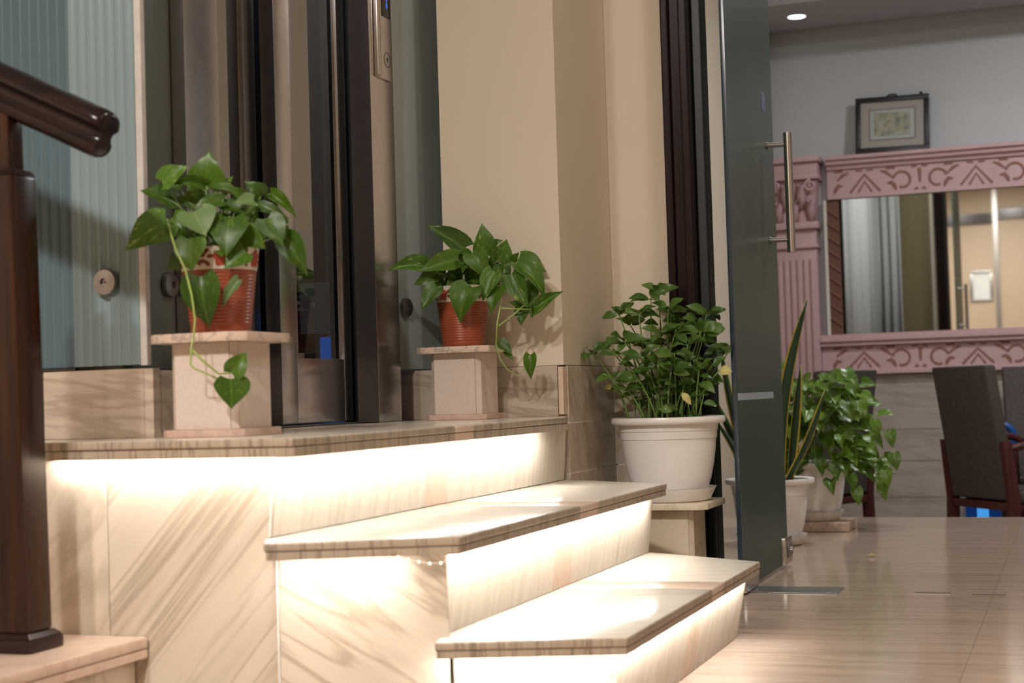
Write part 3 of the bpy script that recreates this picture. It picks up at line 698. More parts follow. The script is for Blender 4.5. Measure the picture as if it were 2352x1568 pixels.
def put_leaf(parent, me, B, T, W, tilt=0.45, rnd=0.35, flip=False, depth=None):
    """one leaf object from petiole end B to tip T, W wide, its face turned to the room"""
    B = Vector(B); T = Vector(T); d = T-B; L = d.length; y = d.normalized()
    v = (CAM-B); v.z = 0; v.normalize()
    n = v + Vector((0,0,tilt)) + Vector((random.uniform(-rnd,rnd), random.uniform(-rnd,rnd), random.uniform(-rnd,rnd)))
    if flip: n = -n
    n = n - y*n.dot(y)
    n.normalize(); x = y.cross(n)
    o = bpy.data.objects.new('leaf', me); C.objects.link(o); o.parent = parent
    m = Matrix(((x.x*W, y.x*L, n.x*L, 0),(x.y*W, y.y*L, n.y*L, 0),(x.z*W, y.z*L, n.z*L, 0),(0,0,0,1)))
    m.translation = B - parent.location
    o.matrix_basis = m
    return o
def rel(p, par): return tuple(Vector(p)-par.location)
def bez(a, b, c, n=7):
    a, b, c = Vector(a), Vector(b), Vector(c)
    return [tuple(a*(1-t)**2+b*2*t*(1-t)+c*t*t) for t in [k/n for k in range(n+1)]]

# ---------------------------------------------------------------- the two glazed orange pots with pothos
def clay_pot(parent):
    H, r0, r1 = 0.146, 0.0505, 0.0680
    rz = lambda z: r0+(r1-r0)*z/H
    prof = [(r0*0.96,0.0005),(r0,0.003),(r0+0.0006,0.012)]
    z = 0.014; nr = 15; step = (0.106-0.014)/nr
    for k in range(nr):
        r = rz(z)
        prof += [(r-0.0016,z),(r+0.0005,z+step*0.30),(r+0.0010,z+step*0.55),(r-0.0006,z+step*0.88)]; z += step
    prof += [(rz(0.107),0.107)]
    p = obj('pot', MB().lathe(prof, 48, cap1=False), M['terracotta'], parent, smooth='all')
    obj('glazed_band', MB().lathe([(rz(.107)-0.004,.107),(rz(.107)+0.0004,.1072),(rz(.142)+0.0006,.142),(r1+0.0008,.1452),(r1-0.001,.1462),(r1-0.005,.1455),(r1-0.007,.13),(r1-0.007,.12)], 48, cap0=False, cap1=False), M['band'], p, smooth=True)
    # painted flowers: five blunt petals, and maroon sprigs of little leaves between them
    def onpot(a, z, off=0.0010): r = rz(z)+off; return (r*math.cos(a), r*math.sin(a), z)
    def blob(mb, a, z, ra, rzz, rot=0, lob=0, n=14):
        c = onpot(a, z, 0.0013); vs = [c]
        for k in range(n):
            t = 2*math.pi*k/n; q = 1+lob*math.cos(5*t)
            u, v = ra*q*math.cos(t), rzz*q*math.sin(t); u, v = u*math.cos(rot)-v*math.sin(rot), u*math.sin(rot)+v*math.cos(rot)
            vs.append(onpot(a+u/rz(z), z+v, 0.0010))
        mb.add(vs, [(0,k+1,(k+1)%n+1) for k in range(n)])
    for k in range(6):
        a = 2*math.pi*k/6 + 0.1
        mb = MB(); blob(mb, a, 0.1262, 0.0150, 0.0145, 0.3, 0.14, 30); obj('flower_motif', mb, M['motif'], p, smooth='all')
        mb = MB()
        for da, dz, ro in ((0.30,0.006,0.6),(0.30,-0.006,-0.6),(0.42,0.010,0.9),(0.42,-0.008,-0.9),(0.53,0.004,0.3),(0.53,-0.006,-0.3),(0.64,0.011,0.8),(0.66,-0.010,-0.8),(0.74,0.002,0)):
            blob(mb, a+da, 0.1265+dz, 0.0056, 0.0034, ro)
        obj('sprig_motif', mb, M['motif_d'], p, smooth='all')
    obj('soil', MB().lathe([(0.058,0.125),(0.045,0.128),(0.001,0.130)], 24, cap0=False), M['soil'], parent, smooth='all')
    return p
def pothos(label, loc, leaves, vines, vine_r, under=(), light=()):
    t = thing('potted_pothos', label, 'plant', loc, 'pothos in orange pots')
    clay_pot(t)
    cen = Vector((loc[0], loc[1], loc[2]+0.128))
    for i, L in enumerate(leaves):
        B, T, W = L[:3], L[3:6], L[6]
        mk = 'pothos_under' if i in under else 'pothos_l' if i in light else 'pothos'
        T = tuple(b+(q-b)*1.18 for b, q in zip(B, T)); put_leaf(t, hm[mk, i % 3], B, T, W*1.38, tilt=0.35, rnd=0.4)
        if B[2] > loc[2]+0.115:
            s = cen + Vector((random.uniform(-.025,.025), random.uniform(-.025,.025), 0.0))
            mid = (s+Vector(B))/2 + Vector((0,0,0.02))
            obj('petiole', MB().tube([rel(p, t) for p in bez(s, mid, B)], 0.0013, 5), M['stem'], t, smooth='all')
    rf = random.Random(int(loc[1]*100))
    for k in range(26):                                      # inner leaves filling the crown
        a = rf.uniform(0, 6.283); q = rf.uniform(0.015, 0.062); P = cen + Vector((q*math.cos(a), q*math.sin(a), rf.uniform(0.010, 0.075)))
        if P.y > 3.47: P.y = 3.47
        d = Vector((math.cos(a), math.sin(a), rf.uniform(-0.6, 0.3))).normalized(); L_ = rf.uniform(0.034, 0.052)
        e_ = P+d*L_
        if e_.y > 3.53: e_.y = 3.53
        put_leaf(t, hm['pothos', k % 3], P, e_, L_*0.78, tilt=0.6, rnd=0.5)
        if k % 2: obj('petiole', MB().tube([rel(p, t) for p in bez(cen+Vector((q*0.3*math.cos(a), q*0.3*math.sin(a), 0)), (cen+P)/2+Vector((0,0,0.015)), P)], 0.0012, 5), M['stem'], t, smooth='all')
    for v in vines:
        obj('vine', MB().tube([rel(p, t) for p in v], vine_r, 6, vine_r*0.6), M['stem_p'], t, smooth='all')
    return t
LEFT_LEAVES = [(-1.435, 2.2139, 0.9051, -1.3987, 2.2217, 0.9281, 0.0315), (-1.3892, 2.2765, 0.9007, -1.3802, 2.2679, 0.9511, 0.0503), (-1.3735, 2.2509, 0.8986, -1.4147, 2.2121, 0.9058, 0.0168), (-1.4255, 2.2313, 0.8731, -1.4583, 2.1975, 0.8904, 0.0399), (-1.4139, 2.1916, 0.8372, -1.4563, 2.1485, 0.7984, 0.0482), (-1.4141, 2.2031, 0.8404, -1.3809, 2.2091, 0.8079, 0.0378), (-1.3707, 2.2059, 0.85, -1.3471, 2.1967, 0.8148, 0.0503), (-1.321, 2.2358, 0.8413, -1.3144, 2.2106, 0.7875, 0.0503), (-1.2998, 2.3069, 0.8806, -1.3102, 2.2867, 0.9032, 0.0273), (-1.3007, 2.2831, 0.8718, -1.3175, 2.2589, 0.8683, 0.0231), (-1.2987, 2.2959, 0.8667, -1.2561, 2.3075, 0.8471, 0.0157), (-1.2961, 2.3325, 0.8896, -1.2578, 2.3415, 0.857, 0.0178), (-1.2788, 2.2845, 0.8391, -1.2528, 2.2862, 0.8001, 0.0378), (-1.2791, 2.3194, 0.851, -1.258, 2.318, 0.8158, 0.021), (-1.2627, 2.3176, 0.8097, -1.2297, 2.3234, 0.7568, 0.0336), (-1.2972, 2.2443, 0.7809, -1.321, 2.2241, 0.7583, 0.0357), (-1.3714, 2.1938, 0.804, -1.3678, 2.1843, 0.7583, 0.042), (-1.3563, 2.197, 0.7402, -1.3519, 2.2055, 0.6673, 0.0482), (-1.3018, 2.2299, 0.7331, -1.3248, 2.216, 0.6945, 0.0157), (-1.3444, 2.2567, 0.8741, -1.3765, 2.2234, 0.8646, 0.021), (-1.3665, 2.2667, 0.8957, -1.3221, 2.2795, 0.8792, 0.0157), (-1.3436, 2.2339, 0.8303, -1.3296, 2.2283, 0.7919, 0.0294), (-1.3108, 2.2653, 0.8187, -1.2808, 2.2693, 0.7943, 0.0315), (-1.3231, 2.2579, 0.8105, -1.3037, 2.2556, 0.7853, 0.0273), (-1.3497, 2.2652, 0.865, -1.3141, 2.2726, 0.8528, 0.0252), (-1.4211, 2.2573, 0.8882, -1.4029, 2.2542, 0.8656, 0.021), (-1.3242, 2.3155, 0.8664, -1.3116, 2.3091, 0.8438, 0.0189), (-1.3904, 2.2407, 0.8383, -1.3983, 2.222, 0.8164, 0.0252), (-1.3431, 2.2809, 0.8389, -1.3182, 2.2818, 0.8123, 0.0294), (-1.3676, 2.2428, 0.8452, -1.3723, 2.226, 0.815, 0.0273), (-1.4474, 2.2764, 0.9093, -1.4625, 2.2534, 0.8866, 0.0189), (-1.3497, 2.3352, 0.8832, -1.3576, 2.3165, 0.9008, 0.0189), (-1.392, 2.3331, 0.8989, -1.3746, 2.3296, 0.9208, 0.0189), (-1.3186, 2.3423, 0.8389, -1.2988, 2.3402, 0.8161, 0.0231), (-1.4176, 2.306, 0.8849, -1.4269, 2.2864, 0.9026, 0.021)]
LEFT_TRAIL = [(-1.3028, 2.2001, 0.5781, -1.2839, 2.2114, 0.6073, 0.0274), (-1.3014, 2.1951, 0.5685, -1.3009, 2.1954, 0.5268, 0.0453)]
LEFT_VINE = [(-1.4192, 2.2, 0.8388), (-1.3968, 2.1785, 0.8062), (-1.3853, 2.1738, 0.7812), (-1.3685, 2.1722, 0.7499), (-1.3608, 2.1768, 0.7088), (-1.3568, 2.1792, 0.6685), (-1.3546, 2.1689, 0.6344), (-1.3525, 2.1585, 0.6199), (-1.3536, 2.1578, 0.5936), (-1.349, 2.1606, 0.5871), (-1.3329, 2.1726, 0.578), (-1.3161, 2.1862, 0.5675)]
LEFT_VINE2 = [(-1.3502, 2.1599, 0.6162), (-1.3355, 2.171, 0.5966), (-1.3192, 2.1878, 0.5776), (-1.304, 2.1994, 0.5779)]
RIGHT_LEAVES = [(-1.3702, 3.4144, 0.8865, -1.4371, 3.3745, 0.9367, 0.0387), (-1.3329, 3.451, 0.8703, -1.3309, 3.4389, 0.9332, 0.0437), (-1.4502, 3.3605, 0.8455, -1.5161, 3.321, 0.8449, 0.0319), (-1.3752, 3.38, 0.8558, -1.4448, 3.339, 0.8354, 0.0403), (-1.3665, 3.4159, 0.8545, -1.3843, 3.3958, 0.8859, 0.0336), (-1.3366, 3.374, 0.8696, -1.3046, 3.374, 0.8165, 0.0437), (-1.3037, 3.4628, 0.8542, -1.2811, 3.459, 0.8964, 0.0437), (-1.3284, 3.4744, 0.8973, -1.3004, 3.4728, 0.9038, 0.0151), (-1.3126, 3.4161, 0.858, -1.3108, 3.4039, 0.8204, 0.0219), (-1.2626, 3.4579, 0.8481, -1.2486, 3.4506, 0.8675, 0.0185), (-1.2602, 3.502, 0.8647, -1.2067, 3.5106, 0.8367, 0.037), (-1.2381, 3.4246, 0.8443, -1.1791, 3.4355, 0.7793, 0.0437), (-1.2524, 3.4081, 0.8141, -1.2196, 3.4084, 0.7463, 0.042), (-1.2309, 3.4599, 0.8028, -1.2115, 3.4548, 0.7464, 0.0353), (-1.2884, 3.4259, 0.8373, -1.29, 3.4123, 0.7932, 0.0202), (-1.2853, 3.384, 0.8227, -1.3055, 3.3629, 0.7632, 0.037), (-1.2754, 3.3826, 0.7874, -1.2909, 3.3634, 0.733, 0.0319), (-1.3345, 3.3533, 0.7889, -1.3598, 3.3323, 0.7228, 0.0588), (-1.4153, 3.3423, 0.7893, -1.4422, 3.3185, 0.7439, 0.0353), (-1.43, 3.3795, 0.8272, -1.469, 3.3508, 0.8032, 0.0303), (-1.4077, 3.4208, 0.8168, -1.3777, 3.42, 0.8387, 0.0286), (-1.3595, 3.408, 0.8033, -1.3254, 3.4088, 0.8149, 0.0286), (-1.4172, 3.417, 0.8104, -1.4058, 3.4087, 0.8328, 0.0168), (-1.2089, 3.4256, 0.7267, -1.1493, 3.4497, 0.7702, 0.0252), (-1.2189, 3.4324, 0.7606, -1.2085, 3.4236, 0.7167, 0.0151), (-1.2353, 3.4365, 0.7384, -1.2368, 3.423, 0.7021, 0.0286), (-1.2353, 3.4365, 0.7384, -1.2539, 3.4161, 0.749, 0.0185), (-1.2808, 3.3858, 0.656, -1.2506, 3.3851, 0.6279, 0.0219), (-1.2647, 3.3923, 0.6325, -1.2479, 3.3861, 0.6153, 0.0134), (-1.2216, 3.4421, 0.6233, -1.223, 3.4415, 0.5729, 0.0235), (-1.3546, 3.4639, 0.8607, -1.3728, 3.4435, 0.8332, 0.0336), (-1.2976, 3.4653, 0.8473, -1.2788, 3.4599, 0.8121, 0.0303), (-1.3994, 3.4566, 0.8526, -1.4228, 3.4342, 0.8625, 0.0269)]
RIGHT_VINE = [(-1.2845, 3.4167, 0.7965), (-1.272, 3.3893, 0.7513), (-1.275, 3.3666, 0.6979), (-1.2794, 3.3648, 0.6489), (-1.2753, 3.3772, 0.6162), (-1.2679, 3.4018, 0.5898), (-1.2507, 3.4303, 0.5728), (-1.2348, 3.4367, 0.5906), (-1.2222, 3.4418, 0.6223)]
RIGHT_VINE2 = [(-1.2727, 3.3675, 0.6913), (-1.2392, 3.4026, 0.7239), (-1.2192, 3.4322, 0.7507)]
RIGHT_VINE3 = [(-1.269, 3.3798, 0.7343), (-1.2512, 3.3978, 0.7325), (-1.2088, 3.4257, 0.73)]
SHRUB_TIPS = [(-1.0189, 3.8113, 0.7641), (-1.0376, 3.7548, 0.7247), (-1.0938, 3.7713, 0.726), (-1.0714, 3.7358, 0.6564), (-1.1584, 3.734, 0.6301), (-0.9749, 3.8433, 0.7272), (-0.9477, 3.778, 0.6799), (-0.9056, 3.8405, 0.6959), (-0.8827, 3.7741, 0.6731), (-0.8337, 3.859, 0.6177), (-0.8828, 3.7431, 0.575), (-0.8637, 3.7996, 0.5864), (-0.9747, 3.6987, 0.5857), (-1.0202, 3.7076, 0.6147), (-1.0802, 3.6922, 0.6245), (-0.9873, 3.7884, 0.67), (-0.9068, 3.7369, 0.6419), (-0.9541, 3.8899, 0.7119), (-0.8931, 3.8953, 0.7214), (-0.97, 3.7929, 0.7329), (-0.9363, 3.7086, 0.6193), (-1.0265, 3.8093, 0.6482), (-1.1396, 3.8111, 0.6447), (-1.0848, 3.8459, 0.7), (-0.8632, 3.8927, 0.6233), (-1.0067, 3.8454, 0.7813), (-1.0869, 3.6801, 0.5622), (-0.9428, 3.6966, 0.573)]
SHRUB_SPECIAL_BASE = [(-0.8387, 3.7751, 0.5745), (-0.9161, 3.6932, 0.5221), (-0.9711, 3.679, 0.4834), (-1.0941, 3.6886, 0.5429), (-0.8692, 3.7672, 0.6723)]
SHRUB_SPECIAL_TIP = [(-0.8075, 3.7728, 0.5726), (-0.8932, 3.6888, 0.4928), (-0.9391, 3.6769, 0.4788), (-1.1131, 3.6837, 0.5396), (-0.821, 3.7693, 0.682)]

pothos('fuller pothos in orange pot on the pedestal by the fluted glass, vine trailing down', (PL[0],PL[1],zt+0.0003), LEFT_LEAVES+LEFT_TRAIL, [LEFT_VINE, LEFT_VINE2], 0.0024, under=(6,18,9), light=(0,4))
pothos('variegated pothos in orange pot on the pedestal before the cream pillar', (PR[0],PR[1],zt+0.0003), RIGHT_LEAVES, [RIGHT_VINE, RIGHT_VINE2, RIGHT_VINE3], 0.0024, light=(1,2,6,11,12,15,23))

# ---------------------------------------------------------------- white pots
def white_pot(parent, r1=0.146, H=0.214, r0=0.098, saucer=True):
    b = 0.016
    prof = [(r1*0.56,b),(r1*0.61,b+0.002),(r1*0.665,b+0.018),(r1*0.725,b+0.045),(r1*0.775,b+0.080),(r1*0.808,b+0.115),(r1*0.825,H-0.056),(r1*0.842,H-0.055),(r1*0.846,H-0.036),(r1*0.862,H-0.035),(r1*0.868,H-0.0195),(r1*0.96,H-0.0190),(r1*0.992,H-0.015),(r1,H-0.008),(r1*0.985,H-0.001),(r1*0.94,H),(r1*0.87,H-0.004),(r1*0.85,H-0.03),(r1*0.83,H-0.05)]
    obj('pot', MB().lathe(prof, 56, cap1=False), M['whitepot'], parent, smooth=True)
    obj('soil', MB().lathe([(r1*0.845,H-0.032),(r1*0.5,H-0.028),(0.001,H-0.026)], 28, cap0=False), M['soil'], parent, smooth='all')
    if saucer:
        obj('saucer', MB().lathe([(r0*0.98,0.0004),(r0+0.004,0.004),(r0+0.018,0.034),(r0+0.0195,0.0345),(r0+0.0145,0.031),(r0-0.001,0.008),(r0*0.85,0.006)], 48), M['whitepot'], parent, smooth=True)
sh = thing('potted_shrub', 'leafy green shrub in a big white plastic pot on the pedestal beside the door', 'plant', (PW[0],PW[1],ztw+0.0003))
white_pot(sh)
rng = random.Random(11)
zs = ztw+0.19
for i, tp in enumerate(SHRUB_TIPS):
    a = rng.uniform(0, 6.28); r = rng.uniform(0.02, 0.095)
    vx, vy = tp[0]-PW[0], tp[1]-PW[1]
    s = Vector((PW[0]+0.40*vx+r*0.5*math.cos(a), PW[1]+0.40*vy+r*0.5*math.sin(a), zs))
    if (s.xy-Vector(PW[:2])).length > 0.10: s.xy = Vector(PW[:2])+(s.xy-Vector(PW[:2])).normalized()*0.10
    e = Vector(tp)
    mid = s*0.45+e*0.55; mid.z = max(s.z, e.z)*0.45+s.z*0.55+0.03; mid.xy = s.xy*0.72+e.xy*0.28
    pts = bez(s, mid, e, 8)
    obj('stem', MB().tube([rel(p, sh) for p in pts], 0.0030, 6, 0.0016), M['stem'], sh, smooth='all')
    nl = rng.choice((6,7,8)); a0 = rng.uniform(0, 6.28)
    for k in range(nl):
        top = k < 5
        u = 1.0 if top else rng.uniform(0.50, 0.93)
        P = Vector(pts[min(8, int(u*8))])
        az = a0 + k*2.4 + rng.uniform(-.3,.3); el_ = rng.uniform(-0.15, 0.65) if top else rng.uniform(-0.5, 0.3)
        d = Vector((math.cos(az)*math.cos(el_), math.sin(az)*math.cos(el_), math.sin(el_)))
        L = rng.uniform(0.038, 0.058); B = P + d*0.005; T = B + d*L
        if T.x < -1.160: T.x = -1.160
        if T.y > 3.965: T.y = 3.965
        if T.y > 3.85 and T.x > -0.845: T.x = -0.845
        o = put_leaf(sh, em['shrub', k % 2], B, T, L*rng.uniform(0.50,0.62), tilt=1.1, rnd=0.5)
for i in range(16):   # short bare shoots near the soil
    a = rng.uniform(0, 6.28); r = rng.uniform(0.01, 0.10); s = Vector((PW[0]+r*math.cos(a), PW[1]+r*math.sin(a), zs))
    h = rng.uniform(0.06, 0.16); e = s+Vector((rng.uniform(-.04,.04), rng.uniform(-.03,.03), h))
    obj('stem', MB().tube([rel(p, sh) for p in bez(s, s*0.5+e*0.5+Vector((0.01,0,0.02)), e, 5)], 0.0022, 5, 0.0014), M['stem'], sh, smooth='all')
    for k in range(3):
        az = rng.uniform(0,6.28); d = Vector((math.cos(az), math.sin(az), rng.uniform(-.3,.6))).normalized(); L = rng.uniform(.026,.042)
        P = s.lerp(e, rng.uniform(.6,1)); put_leaf(sh, em['shrub', k % 2], P+d*0.004, P+d*(L+0.004), L*0.55, tilt=0.8, rnd=0.5)
for i, (b, tpt) in enumerate(zip(SHRUB_SPECIAL_BASE, SHRUB_SPECIAL_TIP)):
    L = (Vector(tpt)-Vector(b)).length
    put_leaf(sh, em['shrub_y' if i in (0,1,3) else 'shrub', 1], b, tpt, (0.026,0.018,0.022,0.014,0.040)[i], tilt=0.3, rnd=0.1)
    s = Vector((PW[0]+0.3*(b[0]-PW[0]), PW[1]+0.3*(b[1]-PW[1]), zs))
    obj('stem', MB().tube([rel(p, sh) for p in bez(s, (s+Vector(b))/2+Vector((0,0,0.02)), b, 6)], 0.0018, 5), M['stem'], sh, smooth='all')

# snake plant beyond the glass door
sp = thing('potted_snake_plant', 'yellow-edged snake plant in a white pot half hidden behind the glass door', 'plant', (-0.985,5.15,0.0))
white_pot(sp, 0.150, 0.222, 0.100)
def blade(parent, B, T, w, bend, face):
    B, T = Vector(B), Vector(T); n = 12; f = Vector(face).normalized(); L = []; Rr = []; Li = []; Ri = []
    for k in range(n+1):
        t = k/n; c = B.lerp(T, t)+Vector(bend)*math.sin(math.pi*t)
        ww = w*(0.55+0.75*t-1.30*t**3.2) if t < 1 else 0.0
        ww = max(ww, 0.0005); g = Vector((0,0,1)).cross(f).normalized()
        L.append(c-g*ww-f*0.004); Rr.append(c+g*ww-f*0.004); Li.append(c-g*ww*0.72); Ri.append(c+g*ww*0.72)
    cen = [ (a+b)/2 - f*-0.003 for a, b in zip(Li, Ri)]
    mb = MB(); vs = [tuple(v) for r in zip(Li, cen, Ri) for v in r]
    mb.add(vs, [(3*k+i, 3*k+i+1, 3*k+i+4, 3*k+i+3) for k in range(n) for i in range(2)])
    me = mb.mesh('leaf', 'all'); me.materials.append(M['snake'])
    o = obj('leaf', me, None, parent); md = o.modifiers.new('solid', 'SOLIDIFY'); md.thickness = 0.0025
    for a, b in ((L, Li), (Ri, Rr)):
        m2 = MB().add([tuple(v) for r in zip(a, b) for v in r], [(2*k, 2*k+1, 2*k+3, 2*k+2) for k in range(n)])
        e = obj('leaf_margin', m2, M['snake_y'], o, smooth='all'); md = e.modifiers.new('solid', 'SOLIDIFY'); md.thickness = 0.0025
tocam = (0.2, -1, 0)
for B, T, w_, bd, fc in (((0.04,-0.02,0.19),(0.150,-0.02,0.815),0.028,(-0.030,0,0),(0.55,-0.8,0)),
                         ((0.05,-0.05,0.19),(0.205,-0.05,0.515),0.020,(0.012,0,-0.01),(0.6,-0.8,0)),
                         ((0.06,0.03,0.19),(0.115,0.02,0.60),0.022,(0.0,0,0),(-0.2,-1,0)),
                         ((-0.05,-0.03,0.19),(-0.150,-0.02,0.69),0.019,(-0.01,0,0),(0.3,-1,0)),
                         ((-0.06,0.01,0.19),(-0.200,0.0,0.53),0.018,(0.01,0,0),(0.2,-1,0)),
                         ((-0.02,0.05,0.19),(-0.120,0.05,0.60),0.020,(0.01,0,0),(-0.1,-1,0)),
                         ((0.0,0.0,0.19),(-0.03,0.03,0.74),0.022,(0.015,0,0),(0.1,-1,0)),
                         ((-0.07,-0.04,0.19),(-0.165,-0.05,0.42),0.016,(0.02,0,0),(0.4,-1,0))):
    blade(sp, B, T, w_, bd, fc)

# bushy pothos beside it
bp2 = thing('potted_pothos_bush', 'bushy light green pothos overflowing a white pot on the far floor', 'plant', (-0.925,5.70,0.0))
obj('base_slab', MB().box(-0.13, 0.135, -0.12, 0.13, 0.0004, 0.034), M['ped_slab'], bp2, smooth=True, bevel=0.003)
hold = bpy.data.objects.new('planter', None); C.objects.link(hold); hold.parent = bp2; hold.location = (0,0,0.0345)
white_pot(hold, 0.135, 0.215, 0.085)
rg = random.Random(5)
cb = Vector((-0.925,5.70,0.25))
for i in range(230):
    a = rg.uniform(0, 6.283); el_ = rg.uniform(-0.35, 1.25); rr = rg.uniform(0.55, 1.0)
    side = 1.25 if math.cos(a) > 0 else 0.85
    P = cb + Vector((0.215*side*math.cos(a)*math.cos(el_), 0.20*math.sin(a)*math.cos(el_), 0.05+0.33*max(-0.4,math.sin(el_))))*rr
    if P.x < -1.2: P.x = -1.2
    d = Vector((math.cos(a)*0.8+rg.uniform(-.4,.4), math.sin(a)*0.6-0.3, rg.uniform(-1.0,0.1))).normalized(); L = rg.uniform(0.058,0.085)
    put_leaf(bp2, hm['bush', i % 3], P, P+d*L, L*0.8, tilt=0.9, rnd=0.5)
for x, y, z in ((0.27,-0.10,0.16),(0.25,-0.05,0.11),(0.30,-0.08,0.22),(0.17,-0.14,0.10),(0.155,-0.15,0.15),(0.10,-0.16,0.19),(0.285,-0.06,0.30),(0.22,-0.10,0.24),(0.05,-0.17,0.21),(0.24,-0.1,0.34)):
    P = Vector((-0.925+x,5.70+y,z+0.06)); put_leaf(bp2, hm['bush', 1], P, P+Vector((0.012,-0.015,-0.062)), 0.046, tilt=0.3, rnd=0.4)
for i in range(10):
    a = rg.uniform(0,6.28); obj('stem', MB().tube([rel(p, bp2) for p in bez(cb+Vector((0.05*math.cos(a),0.05*math.sin(a),-0.03)), cb+Vector((0.10*math.cos(a),0.10*math.sin(a),0.2)), cb+Vector((0.2*math.cos(a),0.18*math.sin(a),0.12)))], 0.002, 5), M['stem'], bp2, smooth='all')

# ================================================================ glass door standing open
gd = thing('glass_door', 'frosted green glass door standing open with a long tubular steel handle', 'door', (-0.825,3.99,0.0))
z0 = 0.012; DW = 0.555; TD = 2.38
obj('glass_leaf', MB().box(-0.006, 0.006, -0.100, DW-0.02, z0, 0.4965), M['frost'], gd, bevel=0.0008)
obj('glass_leaf', MB().box(-0.006, 0.006, -0.100, DW-0.02, 0.5155, TD), M['frost'], gd, bevel=0.0008)
obj('pale_strip', MB().box(-0.0055, 0.0055, -0.096, 0.400, 0.4968, 0.5152), M['clear'], gd)  # clear band whose bright view and reflection are painted as pale colour
obj('glass_leaf', MB().box(-0.006, 0.006, 0.402, DW-0.02, 0.4968, 0.5152), M['frost'], gd)
obj('glass_edge', MB().box(-0.0065, 0.0065, -0.107, -0.1003, z0, TD), M['edge_glass'], gd, smooth=True, bevel=0.001)
obj('bottom_patch', MB().box(-0.013, 0.013, -0.106, 0.06, 0.004, 0.062), M['nickel'], gd, smooth=True, bevel=0.002)
hd = bpy.data.objects.new('handle', None); C.objects.link(hd); hd.parent = gd
obj('grip', MB().cyl((0.067,0.432,0.916),(0.067,0.432,1.264),0.0125,28), M['nickel'], hd, smooth=True)
for z in (0.954, 1.231):
    obj('stand_off', MB().cyl((0.011,0.432,z),(0.060,0.432,z),0.0075,20), M['nickel'], hd, smooth=True)
    obj('rose', MB().cyl((0.0062,0.432,z),(0.0115,0.432,z),0.0105,20), M['nickel_d'], hd, smooth=True)
stk = obj('round_sticker', MB().lathe([(0.033,0),(0.033,0.0006)], 36), M['sticker'], gd, loc=(0.0062,0.398,1.352), rot=(0,R(90),0))
obj('sticker_print', MB().box(-0.014, -0.004, -0.010, 0.010, 0.0007, 0.0010).box(0.002, 0.006, -0.012, 0.012, 0.0007, 0.0010).box(0.010, 0.013, -0.008, 0.008, 0.0007, 0.0010), plain('faint_sticker_print', (0.16,0.17,0.28), 0.5, noise=0.0), stk)
lk = bpy.data.objects.new('lock', None); C.objects.link(lk); lk.parent = gd
obj('lock_case', MB().box(-0.018, 0.018, 0.440, 0.545, 0.014, 0.090), M['nickel'], lk, smooth=True, bevel=0.004)
obj('lock_plate', MB().box(0.0182, 0.023, 0.462, 0.523, 0.032, 0.072), M['nickel_d'], lk, smooth=True, bevel=0.002)
obj('key_cylinder', MB().cyl((0.0232,0.493,0.052),(0.029,0.493,0.052),0.010,20), M['nickel'], lk, smooth=True)
t = thing('floor_spring_cover', 'grey steel floor spring plate set in the floor under the glass door', 'floor plate', (-0.71,3.985,0.0))
obj('plate', MB().box(-0.12, 0.12, -0.058, 0.062, 0.0003, 0.0025), M['nickel_d'], t, smooth=True, bevel=0.001)
obj('pivot', MB().lathe([(0.011,0.0027),(0.011,0.0035)], 16, -0.098, 0.0), M['nickel'], t)
t = thing('floor_bolt_plate', 'narrow steel bolt plate let into the floor right of the spring plate', 'floor plate', (-0.36,3.972,0))
obj('plate', MB().box(-0.045, 0.045, -0.0095, 0.0095, 0.0003, 0.0018), M['nickel'], t)
obj('slot', MB().box(-0.041, 0.041, -0.0060, 0.0060, 0.0019, 0.0021), M['ink'], t)
tag(obj('floor_slot', MB().box(-0.040, 0.040, -0.005, 0.005, 0.0003, 0.0009), M['ink'], loc=(-0.225,3.962,0)), 'thin dark slot in the floor at the far right', 'floor slot')
ld = put_leaf(thing('fallen_leaf', 'small yellow fallen leaf lying on the marble floor', 'leaf', (-0.62,4.78,0.002)), em['shrub_y', 0], (-0.625,4.78,0.0045), (-0.590,4.785,0.0045), 0.010, tilt=40, rnd=0)

